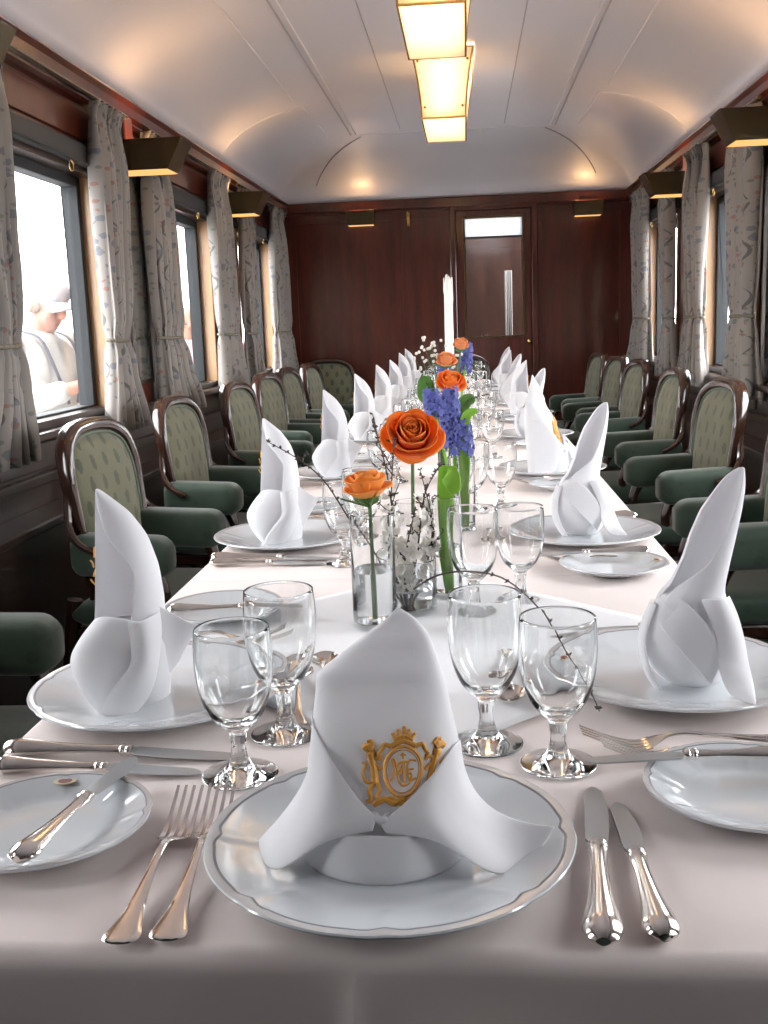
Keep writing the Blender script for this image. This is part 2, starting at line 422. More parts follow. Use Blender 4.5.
for s, nm in ((-1, 'left'), (1, 'right')):
    # cornice: stepped mahogany moulding
    prof = [(0, 0), (.055, 0), (.062, -.012), (.05, -.03), (.046, -.06), (.03, -.075), (.034, -.085), (.022, -.095), (.0, -.10)]
    P = [[(s * (XW - d), y, CZ + .005 + z) for d, z in prof] for y in (YN, YB)]
    mb = MB(); mb.grid(P); struct(mb.build(trim_name(), M['mahogany'], angle=25))
    # sill ledge, dado rail and lower panelling
    mb = MB(); mb.box(*sorted((s * XW, s * (XW - .05))), YN, YB, .838, .868); bevel(struct(mb.build(trim_name(), M['dark_wood'], smooth=False)), .008)
    mb = MB(); mb.box(*sorted((s * XW, s * (XW - .025))), YN, YB, .70, .735); bevel(struct(mb.build(trim_name(), M['dark_wood'], smooth=False)), .006)
    mb = MB(); mb.box(*sorted((s * XW, s * (XW - .11))), YN, YB, .0, .60)
    mb.box(*sorted((s * XW, s * (XW - .13))), YN, YB, .60, .63)
    bevel(struct(mb.build(trim_name(), M['dark_wood'], smooth=False)), .006)
    mb = MB(); mb.box(*sorted((s * (XW - .11), s * (XW - .125))), YN, YB, .0, .11); struct(mb.build('baseboard_' + nm, M['dark_wood'], smooth=False))

# windows: jamb, steel frame, pane, blind box, pull rail
wn = 0
for s in (-1, 1):
    for c in WIN:
        wn += 1
        X = lambda d: s * (XW + d)
        a, b = c - wh(c), c + wh(c)
        win = bpy.data.objects.new('window_%d' % wn, None); COL.objects.link(win); win['kind'] = 'structure'
        mb = MB()
        for y0, y1 in ((a, a + .022), (b - .022, b)): mb.box(*sorted((X(-.012), X(.075))), y0, y1, WZ0, WZ1)
        bevel(mb.build('wooden_jamb', M['oak'], win, smooth=False), .004)
        mb = MB()
        for y0, y1, z0, z1 in ((a + .022, a + .062, WZ0 + .02, WZ1 - .02), (b - .062, b - .022, WZ0 + .02, WZ1 - .02), (a + .062, b - .062, WZ0 + .005, WZ0 + .028), (a + .062, b - .062, WZ1 - .055, WZ1 - .02)):
            mb.box(*sorted((X(.05), X(.11))), y0, y1, z0, z1)
        bevel(mb.build('steel_frame', M['steel'], win, smooth=False), .004)
        mb = MB(); mb.box(*sorted((X(.078), X(.083))), a + .06, b - .06, WZ0 + .022, WZ1 - .05)
        mb.build('pane', M['pane'], win, smooth=False)
        mb = MB(); mb.box(*sorted((X(-.010), X(.075))), a + .022, b - .022, WZ0, WZ0 + .02); mb.box(*sorted((X(-.010), X(.075))), a + .022, b - .022, WZ1 - .02, WZ1); mb.build('sill_and_head', M['dark_wood'], win, smooth=False)
        mb = MB(); mb.box(*sorted((X(-.03), X(.0))), a - .02, b + .02, WZ1, WZ1 + .075); bevel(mb.build('blind_box', M['rubber'], win, smooth=False), .006)
        mb = MB(); mb.tube([(X(-.036), a, WZ1 + .004), (X(-.036), b, WZ1 + .004)], .006, 8); mb.build('blind_rail', M['steel'], win)
        mb = MB(); mb.tube([(X(-.036), c + .2 + .02 * cos(k * pi / 6), WZ1 - .02 + .018 * sin(k * pi / 6)) for k in range(12)], .0025, 6, closed=True); mb.build('pull_ring', M['brass'], win)
        mb = MB()   # panel above the window, set in a thin bead
        mb.box(*sorted((X(-.010), X(0))), a, b, WZ1 + .095, CZ - .11)
        bevel(mb.build('upper_panel', M['mahogany'], win, smooth=False), .008)
        mb = MB(); mb.box(*sorted((X(-.012), X(0))), a, b, .745, .832); bevel(mb.build('lower_panel', M['dark_wood'], win, smooth=False), .01)

# ---- end wall with its door opening
DX0, DX1, DZ = 0.0, 0.56, 1.975
mb = MB(); mb.box(-XW, DX0, YB, YB + .08, 0, CZ + .5); mb.box(DX1, XW, YB, YB + .08, 0, CZ + .5); mb.box(DX0, DX1, YB, YB + .08, DZ, CZ + .5)
struct(mb.build('wall_back', M['mahogany'], smooth=False))
mb = MB(); mb.box(-XW, XW, YB - .03, YB, CZ - .065, CZ + .005); mb.box(-XW, XW, YB - .018, YB, CZ - .085, CZ - .065)
bevel(struct(mb.build(trim_name(), M['mahogany'], smooth=False)), .008)
for x0, x1 in ((-1.22, -.46), (-.42, -.07), (.64, 1.22)):
    mb = MB()
    for a0, a1, z0, z1 in ((x0, x1, 1.93, 1.945), (x0, x1, .70, .715), (x0, x0 + .012, .70, 1.945), (x1 - .012, x1, .70, 1.945)):
        mb.box(a0, a1, YB - .006, YB, z0, z1)
    struct(mb.build(trim_name(), M['mahogany'], smooth=False))
door = bpy.data.objects.new('door_1', None); COL.objects.link(door); door['kind'] = 'structure'
mb = MB(); mb.box(DX0 - .045, DX0, YB - .022, YB + .08, 0, DZ + .02); mb.box(DX1, DX1 + .045, YB - .022, YB + .08, 0, DZ + .02); mb.box(DX0 - .045, DX1 + .045, YB - .022, YB + .08, DZ, DZ + .045)
bevel(mb.build('door_frame', M['mahogany'], door, smooth=False), .006)
mb = MB(); g0, g1, gz0, gz1 = .068, .492, 1.05, 1.915
mb.box(DX0, g0, YB + .01, YB + .05, .01, DZ); mb.box(g1, DX1, YB + .01, YB + .05, .01, DZ); mb.box(g0, g1, YB + .01, YB + .05, .01, gz0); mb.box(g0, g1, YB + .01, YB + .05, gz1, DZ)
bevel(mb.build('door_leaf', M['mahogany'], door, smooth=False), .006)
mb = MB()
for x0, x1, z0, z1 in ((g0 - .012, g0, gz0 - .012, gz1 + .012), (g1, g1 + .012, gz0 - .012, gz1 + .012), (g0, g1, gz0 - .012, gz0), (g0, g1, gz1, gz1 + .012)): mb.box(x0, x1, YB, YB + .012, z0, z1)
mb.build('glazing_bead', M['dark_brass'], door, smooth=False)
mb = MB(); mb.box(g0, g1, YB + .028, YB + .033, gz0, gz1); mb.build('pane', M['pane'], door, smooth=False)
mb = MB(); mb.box(g0, g1, YB + .036, YB + .042, 1.785, gz1); mb.box(g0, g1, YB + .034, YB + .046, 1.772, 1.786, 1)
mb.build('blind', [M['blind_cloth'], M['dark_wood']], door, smooth=False)
mb = MB(); mb.ball((.535, YB - .03, 1.0), .018); mb.tube([(.535, YB + .01, 1.0), (.535, YB - .03, 1.0)], .008); mb.build('door_handle', M['brass'], door)
# vestibule behind the door glass
mb = MB(); mb.box(-XW, XW, YB + 1.1, YB + 1.2, 0, CT + .1); struct(mb.build('wall_vestibule', M['dark_wood'], smooth=False))
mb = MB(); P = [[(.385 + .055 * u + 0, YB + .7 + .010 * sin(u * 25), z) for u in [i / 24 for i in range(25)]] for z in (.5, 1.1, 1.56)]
mb.grid(P); o = mb.build('reflection_strip', M['reflection_grey']); solid(o, .004)  # added strip, imitates a pale reflection in the door glass
tag(o, 'narrow pale strip standing in for a reflection in the end door glass', 'curtain')
vl = bpy.data.lights.new('blind_fill_light', 'POINT'); vl.energy = 2.2; vl.color = (.92, .95, 1.0); vl.shadow_soft_size = .06  # added fill light that brightens the door blind from behind
vo_ = bpy.data.objects.new('blind_fill_light', vl); COL.objects.link(vo_); vo_.location = (.28, YB + .14, 1.99)
# brass coat hook on the end wall
t_ = thing('coat_hook', 'small brass coat hook on the dark wood end wall beside the door', 'hook', (-.352, YB, 1.93))
mb = MB(); mb.box(-.012, .012, -.008, 0, -.05, .05); bevel(mb.build('hook_plate', M['brass'], t_, smooth=False), .004)
mb = MB(); mb.tube(catmull([(0, -.006, .02), (0, -.035, .03), (0, -.045, .05), (0, -.03, .06)], 10), .005); mb.tube(catmull([(0, -.006, -.03), (0, -.03, -.06), (0, -.045, -.05), (0, -.045, -.03)], 10), .005)
mb.build('hook_arm', M['brass'], t_)

# pillar mirrors (between the first two windows in view)
for s, lab in ((-1, 'tall mirror on the window pillar between the two curtains by the man'), (1, 'tall mirror on the pillar opposite the man, under the wall lamp')):
    mr = thing('pillar_mirror', lab, 'mirror', (s * XW, 4.245, 0))
    mb = MB(); mb.box(*sorted((0, -s * .012)), -.20, .20, .95, 1.85); bevel(mb.build('mirror_frame', M['dark_wood'], mr, smooth=False), .004)
    mb = MB(); mb.box(*sorted((-s * .0125, -s * .0145)), -.18, .18, .97, 1.83); mb.build('mirror_glass', M['mirror'], mr, smooth=False)

# ------------------------------------------------------------------ wall lamps and ceiling lamps
def sconce(loc, rz, label, w=.17, d=.28, h=.115, mount=.10, power=.85):
    """local: wall at x=0, body comes out along +x"""
    r = thing('wall_sconce', label, 'wall lamp', loc, rz, 'wedge shaped wall lamps')
    mb = MB(); tk = .006; k = .78; kw = .9
    def ring(f, z, inset=0):
        D = d * f - inset; W = w / 2 * (1 if f == 1 else kw) - inset
        return [(0.002 + inset, -W, z), (D, -W, z), (D, W, z), (0.002 + inset, W, z)]
    o0, o1, i0, i1 = ring(k, 0), ring(1, h), ring(k, 0, tk), ring(1, h, tk)
    b = mb.add(o0 + o1 + i0 + i1, [])
    for j in range(4):
        j2 = (j + 1) % 4
        mb.f += [(j, j2, 4 + j2, 4 + j), (8 + j, 12 + j, 12 + j2, 8 + j2), (j, 8 + j, 8 + j2, j2), (4 + j, 4 + j2, 12 + j2, 12 + j)]; mb.m += [0] * 4
    mb.build('sconce_shell', M['dark_brass'], r, smooth=False)
    mb = MB(); q = ring(k, -.001, .003); q2 = ring(k, .003, tk + .001); mb.hexa(q, q2); mb.build('diffuser', M['sconce_glow'], r, smooth=False)['label'] = 'glowing warm diffuser'
    mb = MB(); mb.box(0, .05, -w * .3, w * .3, h * .3, h + mount); bevel(mb.build('mount_block', M['mahogany'], r, smooth=False), .006)
    mb = MB(); mb.ball((d * .55, 0, h * .62), .016); mb.build('bulb', M['bulb'], r)
    if power:
        L = bpy.data.lights.new('sconce_uplight', 'AREA'); L.energy = power; L.color = (1.0, .60, .28); L.shape = 'RECTANGLE'; L.size = d * .5; L.size_y = w * .7
        lo = bpy.data.objects.new('sconce_uplight', L); COL.objects.link(lo); lo.parent = r; lo.location = (d * .5, 0, h * .8); lo.rotation_euler = (pi, 0, 0)
    return r
SZ = 1.79
for s, rz in ((-1, 0), (1, pi)):
    side = 'on the man\'s side wall' if s < 0 else 'on the wall opposite the man'
    for y, where in ((2.55, 'nearest the camera'), (4.21, 'on the first pillar in view'), (5.90, 'on the second pillar')):
        if s > 0 and y < 3: continue
        if s < 0 and y < 3: lab = 'brass wall lamp above the nearest curtain at the upper corner of the photo'
        else: lab = 'dark wedge wall lamp %s %s' % (where, side)
        sconce((s * (XW - .003), y, SZ), rz, lab)
sconce((-.70, YB - .002, 1.895), -pi / 2, 'small glowing wall lamp on the end wall beside the coat hook', w=.215, d=.13, h=.10, mount=.02, power=.32)
sconce((.965, YB - .002, 1.895), -pi / 2, 'small glowing wall lamp on the end wall past the door', w=.215, d=.13, h=.10, mount=.02, power=.32)

def lantern(loc, label):
    r = thing('ceiling_lantern', label, 'ceiling lamp', loc, 0, 'frosted ceiling lanterns')
    hw0, hw1, hl0, hl1, h = .10, .138, .32, .39, .285     # bottom/top half sizes
    n = 7
    lev = [(lerp(hw0, hw1, (i / (n - 1)) ** 1.7), lerp(hl0, hl1, (i / (n - 1)) ** 1.7), h * i / (n - 1)) for i in range(n)]
    def panel(name, f, g):
        mb = MB(); mb.grid([[f(a), g(a)] for a in lev]); o = mb.build(name, M['lamp_glass'], r); solid(o, .003, 0)
    panel('end_panel', lambda a: (-a[0], -a[1], a[2]), lambda a: (a[0], -a[1], a[2]))
    panel('end_panel', lambda a: (-a[0], a[1], a[2]), lambda a: (a[0], a[1], a[2]))
    panel('side_panel', lambda a: (-a[0], -a[1], a[2]), lambda a: (-a[0], a[1], a[2]))
    panel('side_panel', lambda a: (a[0], -a[1], a[2]), lambda a: (a[0], a[1], a[2]))
    mb = MB(); mb.box(-hw0, hw0, -hl0, hl0, -.002, .002); mb.build('bottom_panel', M['lamp_glass'], r, smooth=False)
    mb = MB()
    for sx in (-1, 1):
        for sy in (-1, 1): mb.tube([(sx * a[0], sy * a[1], a[2]) for a in lev], .0045, 6)
    for a in (lev[0], lev[-1]):
        c = [(-a[0], -a[1], a[2]), (a[0], -a[1], a[2]), (a[0], a[1], a[2]), (-a[0], a[1], a[2])]
        for k in range(4): mb.tube([c[k], c[(k + 1) % 4]], .0045, 6)
    mb.build('brass_frame', M['brass'], r)
    mb = MB()
    for sx in (-1, 1):
        for i in (1, 5):
            for sy in (-1, 1): mb.ball((sx * (lev[i][0] - .016), sy * (lev[i][1] + .004), lev[i][2]), .006)
    mb.build('panel_studs', M['brass'], r)
    for k, en in ((-.22, 7.0), (.10, 1.8)):
        L = bpy.data.lights.new('lantern_light', 'POINT'); L.energy = en; L.color = (1.0, .80, .54); L.shadow_soft_size = .04
        lo = bpy.data.objects.new('lantern_light', L); COL.objects.link(lo); lo.parent = r; lo.location = (0, k, h * .55)
    return r
lantern((-.017, 3.59, 2.087), 'frosted brass-framed ceiling lantern cut off by the top of the photo')
lantern((-.017, 5.33, 2.087), 'frosted brass-framed ceiling lantern whose whole bright end shows')

# ------------------------------------------------------------------ table and cloths
TW, TY0, TY1 = .425, .634, 7.28
tb = thing('dining_table', 'long dining table hidden under the white tablecloth', 'table', (0, (TY0 + TY1) / 2, 0))
hl = (TY1 - TY0) / 2 - .008
mb = MB(); mb.box(-TW + .008, TW - .008, -hl, hl, .70, TZ - .006); bevel(mb.build('table_top', M['dark_wood'], tb, smooth=False), .005)
for y in (-hl + .35, -hl / 3, hl / 3, hl - .35):
    mb = MB(); mb.lathe([(.16, .0), (.16, .03), (.05, .06), (.045, .35), (.06, .5), (.05, .66), (.12, .70)], 16, c=(0, y, 0)); mb.build('pedestal', M['chair_wood'], tb)

def cloth_mesh():
    drop, r = .30, .014
    def side(u, lim):          # arc-length coordinate -> (offset, fall)
        e = abs(u) - lim
        sg = 1 if u > 0 else -1
        if e <= 0: return u, 0.0
        L = r * pi / 2
        if e < L: a = e / r; return sg * (lim + r * sin(a)), r * (1 - cos(a))
        return sg * (lim + r + (e - L) * .04), r + (e - L)
    def samples(lim0, lim1, extra):
        s = [lim0 - d for d in (drop, .25, .2, .15, .1, .06, .03, .022, .0165, .011, .0055)] + list(extra) + [lim1 + d for d in (.0055, .011, .0165, .022, .03, .06, .1, .15, .2, .25, drop)]
        return sorted(s)
    limx, limy = TW - r, (TY1 - TY0) / 2 - r
    ex = [-limx + 2 * limx * i / 44 for i in range(45)] + [-.022, -.020, -.018, -.016]
    ey = [-limy + 2 * limy * i / 130 for i in range(131)]
    creases = [(k * .86 - limy + 1.05) for k in range(8)]
    for c in creases: ey += [c - .006, c - .003, c, c + .003, c + .006]
    X = samples(-limx, limx, ex); Y = samples(-limy, limy, ey)
    P = []
    for yy in Y:
        y, fy = side(yy, limy); row = []
        for xx in X:
            x, fx = side(xx, limx)
            f = max(fx, fy) + .25 * min(fx, fy)
            z = TZ - f
            if f == 0:
                z += sum(.0012 * math.exp(-((yy - c) / .004) ** 2) for c in creases if abs(yy - c) < .02)
                z += .0009 * math.exp(-((xx + .019) / .003) ** 2) * (1 if yy < 0 else .6)
            wav = max(0, f - .02)
            if fy > .02: y2 = y + (1 if yy > 0 else -1) * wav * (.05 * sin(x * 13 + 1) + .03 * sin(x * 29)) - .003 * math.exp(-((x + .019) / .004) ** 2)
            else: y2 = y
            x2 = x + ((1 if xx > 0 else -1) * wav * (.06 * sin(y * 7) + .04 * sin(y * 17 + 1)) if fx > .02 else 0)
            row.append((x2, y2 + (TY0 + TY1) / 2, z))
        P.append(row)
    return P
mb = MB(); mb.grid(cloth_mesh()); o = mb.build('tablecloth', M['cloth'], angle=80); solid(o, .0016, -1)
tag(o, 'long white tablecloth falling over the near edge of the table', 'tablecloth')

# diamond-laid overlay cloth
def overlay(cy, half, label, rot=pi / 4):
    n = 40; mb = MB(); P = []
    for i in range(n + 1):
        row = []
        for j in range(n + 1):
            u, v_ = lerp(-half, half, i / n), lerp(-half, half, j / n)
            x, y = u * cos(rot) - v_ * sin(rot), u * sin(rot) + v_ * cos(rot)
            z = .0012 + .0008 * sin(x * 30) * sin(y * 25) * .4 + .0008 * math.exp(-(u / .004) ** 2) + .0008 * math.exp(-(v_ / .004) ** 2)
            row.append((x, y, z))
        P.append(row)
    mb.grid(P); o = mb.build('overlay_cloth', M['overlay'], loc=(0, cy, TZ + .0012)); solid(o, .0012, 1)
    return tag(o, label, 'cloth', 'diamond overlay cloths')
overlay(1.335, .285, 'white diamond overlay cloth under the vases, its corner behind the crested napkin')

# ------------------------------------------------------------------ china
def plate_mb(R):
    k = R / .145
    prof = [(0, .0035), (.055, .0035), (.06, 0), (.075, 0), (.082, .003), (.1, .0062), (.14, .0165), (.1445, .0185), (.145, .020), (.1442, .0212), (.142, .0212),
            (.1376, .0208), (.1353, .0203), (.1335, .0198), (.115, .0150), (.1, .0108), (.09, .0082), (.078, .0072), (.04, .0066), (0, .0065)]
    def fr(i, a, r):
        if r < .095: return r * k
        d = (a / (pi / 4) + .5) % 1 - .5              # eight bracketed lobes
        notch = math.exp(-(d / .055) ** 2)
        lobe = cos(d * 2 * pi) * .0010
        amt = 1.0 if r < .1395 else .30
        return (r + amt * (-.0032 * notch - .0006 * cos(d * 2 * pi) * (1 - notch) + .0010 * math.exp(-((abs(d) - .13) / .05) ** 2))) * k
    seg = 160
    mb = MB(); P = []
    for i, (r, z) in enumerate(prof):
        P.append([(fr(i, 2 * pi * j / seg, r) * cos(2 * pi * j / seg), fr(i, 2 * pi * j / seg, r) * sin(2 * pi * j / seg), z * (.75 + .25 * k)) for j in range(seg)])
    n = len(prof)
    mb.grid(P, close_v=True, mi=lambda i, j: 1 if i in (11,) else (2 if i in (10, 9) else 0))
    return mb
M['rim'] = plain('silver_rim', (0.58, 0.56, 0.56), rough=0.2, metal=.1)
def add_emblem(root, r, ang, z):
    mb = MB(); mb.lathe([(0, .0), (.0085, 0), (.0085, .0005), (0, .0005)], 20)
    e = mb.build('emblem', M['emblem_gold'], root, loc=(r * cos(ang), r * sin(ang), z), rot=(0, 0, 0)); e.scale = (1.25, .85, 1); e.rotation_euler = (0.0, 0.0, ang + pi / 2)
    e['label'] = 'small red and gold emblem'
    mb = MB(); mb.lathe([(0, .0005), (.0052, .0005), (.0052, .0009), (0, .0009)], 16); mb.build('emblem_center', M['emblem_red'], e)
PL = plate_mb(.148).build('dinner_plate', [M['china'], M['gilt'], M['rim']]); add_emblem(PL, .1235, pi, .0176)
BP = plate_mb(.090).build('bread_plate', [M['china'], M['gilt'], M['rim']]); add_emblem(BP, .0748, pi / 2, .0160)
PL['category'] = BP['category'] = 'plate'

# ------------------------------------------------------------------ cutlery (handle end at -x, business end at +x)
def make_knife(L, w, name, cat):
    """table knife: long silver pistol handle, ringed collar, blunt round-ended blade"""
    hL = L * .50
    r = bpy.data.objects.new(name, None); COL.objects.link(r); r['category'] = cat
    st = [(0, .005), (.005, .0108), (.014, .0138), (.026, .0128), (.05, .0092), (.085, .0066), (.105, .0066), (.113, .0074)]
    st = catmull(st, 26); k = hL / .113
    P = []
    for x, rr in st:
        row = []
        for j in range(16):
            a = 2 * pi * j / 16; ridge = 1 + .07 * cos(4 * a)
            row.append((-L / 2 + x * k, rr * w * ridge * cos(a), .0082 * w + rr * .62 * w * ridge * sin(a)))
        P.append(row)
    mb = MB(); mb.grid(P, close_v=True, cap0=True, cap1=True); mb.build('handle', M['silver'], r)
    mb = MB()
    c = catmull([(0, .0068), (.003, .0086), (.006, .0064), (.009, .0080), (.0125, .0058)], 14)
    P = [[(-L / 2 + hL + x, rr * w * cos(2 * pi * j / 14), .0075 * w + rr * .75 * w * sin(2 * pi * j / 14)) for j in range(14)] for x, rr in c]
    mb.grid(P, close_v=True, cap0=True, cap1=True); mb.build('collar', M['silver'], r)
    mb = MB(); bl = L - hL - .012; P = []
    for i in range(17):
        t_ = i / 16; x = -L / 2 + hL + .011 + bl * t_
        back = .0092 * w * (1 if t_ < .86 else 1 - ((t_ - .86) / .14) ** 2 * .75); edge = -(.0078 + .0034 * sin(pi * min(1, t_ * 1.15))) * w
        if t_ > .9: edge *= 1 - ((t_ - .9) / .1) ** 2 * .80
        if t_ < .06: back *= .6 + t_ * 6.6; edge *= .6 + t_ * 6.6
        zc = lerp(.0068 * w, .0022, min(1, t_ * 1.1))
        row = []
        for y, h in ((back, .0011), (lerp(back, edge, .5), .0009), (edge, .00025)):
            row.append((x, y, zc + h * lerp(1, .6, t_)))
        for y, h in ((edge, -.00025), (lerp(back, edge, .5), -.0009), (back, -.0011)): row.append((x, y, zc + h * lerp(1, .6, t_)))
        P.append(row)
    mb.grid(P, close_v=True, cap0=True, cap1=True); mb.build('blade', M['blade'], r, angle=30)
    return r
def make_fork(L):
    mb = MB()
    # handle: flat, spatulate, with a waved end
    st = [(-.105, .0050, .0012), (-.102, .0122, .0018), (-.094, .0134, .002), (-.085, .0112, .0021), (-.06, .0066, .0024), (-.02, .0036, .0026), (.012, .0033, .0026), (.024, .0042, .0024), (.033, .0105, .0018), (.042, .0132, .0013)]
    zz = [(-.105, .0045), (-.07, .0055), (-.02, .0105), (.012, .0135), (.03, .0085), (.045, .0022), (.062, .0035), (.085, .0115), (.104, .020)]
    k = L / .21
    zf = lambda x: catz(x)
    ztab = catmull(zz, 60)
    def catz(x):
        for (x0, z0), (x1, z1) in zip(ztab, ztab[1:]):
            if x <= x1: return lerp(z0, z1, max(0, min(1, (x - x0) / (x1 - x0 + 1e-9))))
        return ztab[-1][1]
    S = catmull(st, 44); P = []
    for x, w, h in S:
        row = []
        for j in range(12):
            a = 2 * pi * j / 12
            ridge = (1 + .35 * (1 if abs(cos(a)) > .8 else 0)) if x < 0 else 1
            row.append((x * k, w * cos(a), catz(x) + h * ridge * sin(a) * .8))
        P.append(row)
    mb.grid(P, close_v=True, cap0=True, cap1=True)
    for q in (-1.5, -.5, .5, 1.5):
        P = []
        for i in range(13):
            x = .038 + .066 * i / 12; s = 1 - .45 * (i / 12); y0 = q * .0072
            P.append([(x * k, y0 + dy * s, catz(x) + dz * s) for dy, dz in ((-.0023, -.0010), (.0023, -.0010), (.0023, .0010), (-.0023, .0010))])
        mb.grid(P, close_v=True, cap0=True, cap1=True)
    return mb.build('dinner_fork', M['silver'], angle=45)
def make_spoon(L):
    mb = MB(); k = L / .19
    st = [(-.095, .004, .001), (-.092, .0095, .0017), (-.085, .0102, .002), (-.075, .0085, .002), (-.05, .0048, .0023), (-.01, .0032, .0024), (.03, .003, .0024), (.045, .0042, .002)]
    zt = lambda x: .0045 + .011 * max(0, 1 - abs((x - .028) / .09)) ** 1.2
    P = []
    for x, w, h in catmull(st, 36): P.append([(x * k, w * cos(2 * pi * j / 12), zt(x) + h * sin(2 * pi * j / 12)) for j in range(12)])
    mb.grid(P, close_v=True, cap0=True, cap1=True)
    P = []; n, m = 12, 24       # bowl: thin shell
    for sgn in (0, 1):
        for i in range(n + 1):
            rr = (i if sgn == 0 else n - i) / n
            row = []
            for j in range(m):
                a = 2 * pi * j / m; w = .0185 * (1 - .14 * cos(a))
                row.append(((.066 + .0275 * rr * cos(a)) * k, w * rr * sin(a), .0015 + .0095 * rr ** 2 + (0 if sgn == 0 else .0012) + .004 * (1 - rr) * 0))
            P.append(row)
    mb.grid(P, close_v=True)
    return mb.build('dessert_spoon', M['silver'], angle=50)
KN = make_knife(.25, 1.0, 'dinner_knife', 'knife'); KS = make_knife(.212, .9, 'dessert_knife', 'knife'); BK = make_knife(.205, .88, 'butter_knife', 'knife')
FK = make_fork(.218); SP = make_spoon(.19)
FK['category'] = 'fork'; SP['category'] = 'spoon'

# ------------------------------------------------------------------ goblets
def make_goblet(H, R, name):
    outer = [(.0, 0), (.035, 0), (.0365, .0010), (.0355, .0026), (.024, .0038), (.0150, .0075), (.0105, .0140), (.0078, .023), (.0072, .031), (.0082, .038), (.0086, .043), (.0105, .048), (.0175, .0545), (.0255, .064), (.0318, .078), (.0355, .094), (.0372, .110), (.0375, .124), (.0368, .138), (.0358, .150)]
    inner = [(.0350, .1505), (.0359, .138), (.0366, .124), (.0363, .110), (.0345, .094), (.0306, .0795), (.024, .067), (.0155, .059), (.007, .0555), (0, .0548)]
    k = R / .0375; q = H / .15
    pr = catmull(outer[1:], 60) + catmull(inner, 34)
    pr = [(0, 0)] + [(max(0, r) * k, z * q) for r, z in pr]
    pr[-1] = (0, pr[-1][1])
    mb = MB(); mb.lathe(pr, 96, fr=lambda kk, a, r: r * (1 + .05 * math.exp(-((pr[kk][1] / q - .036) / .022) ** 2) * (1 if 10 < kk < 46 else 0) * cos(8 * a)))
    o = mb.build(name, M['glass'], angle=60); o['category'] = 'wine glass'
    return o
GT = make_goblet(.157, .0375, 'goblet'); GS = make_goblet(.147, .0372, 'goblet')

# ------------------------------------------------------------------ napkins
def patch(mb, A, B, n=10, m=14, bulge=(0, 0, 0), mi=0, mid=None):
    """sheet between polyline A and polyline B (both splined), optional middle polyline"""
    A = catmull(A, m); B = catmull(B, m); C = catmull(mid, m) if mid else None
    P = []
    for i in range(n + 1):
        t_ = i / n; row = []
        for a, b, c in zip(A, B, C or A):
            if C:
                p = tuple((1 - t_) * (1 - 2 * t_) * x + 4 * t_ * (1 - t_) * y + t_ * (2 * t_ - 1) * z for x, y, z in zip(a, c, b))
            else:
                w = 4 * t_ * (1 - t_); p = tuple(lerp(x, y, t_) + w * q for x, y, q in zip(a, b, bulge))
            row.append(p)
        P.append(row)
    mb.grid(P, mi=mi)

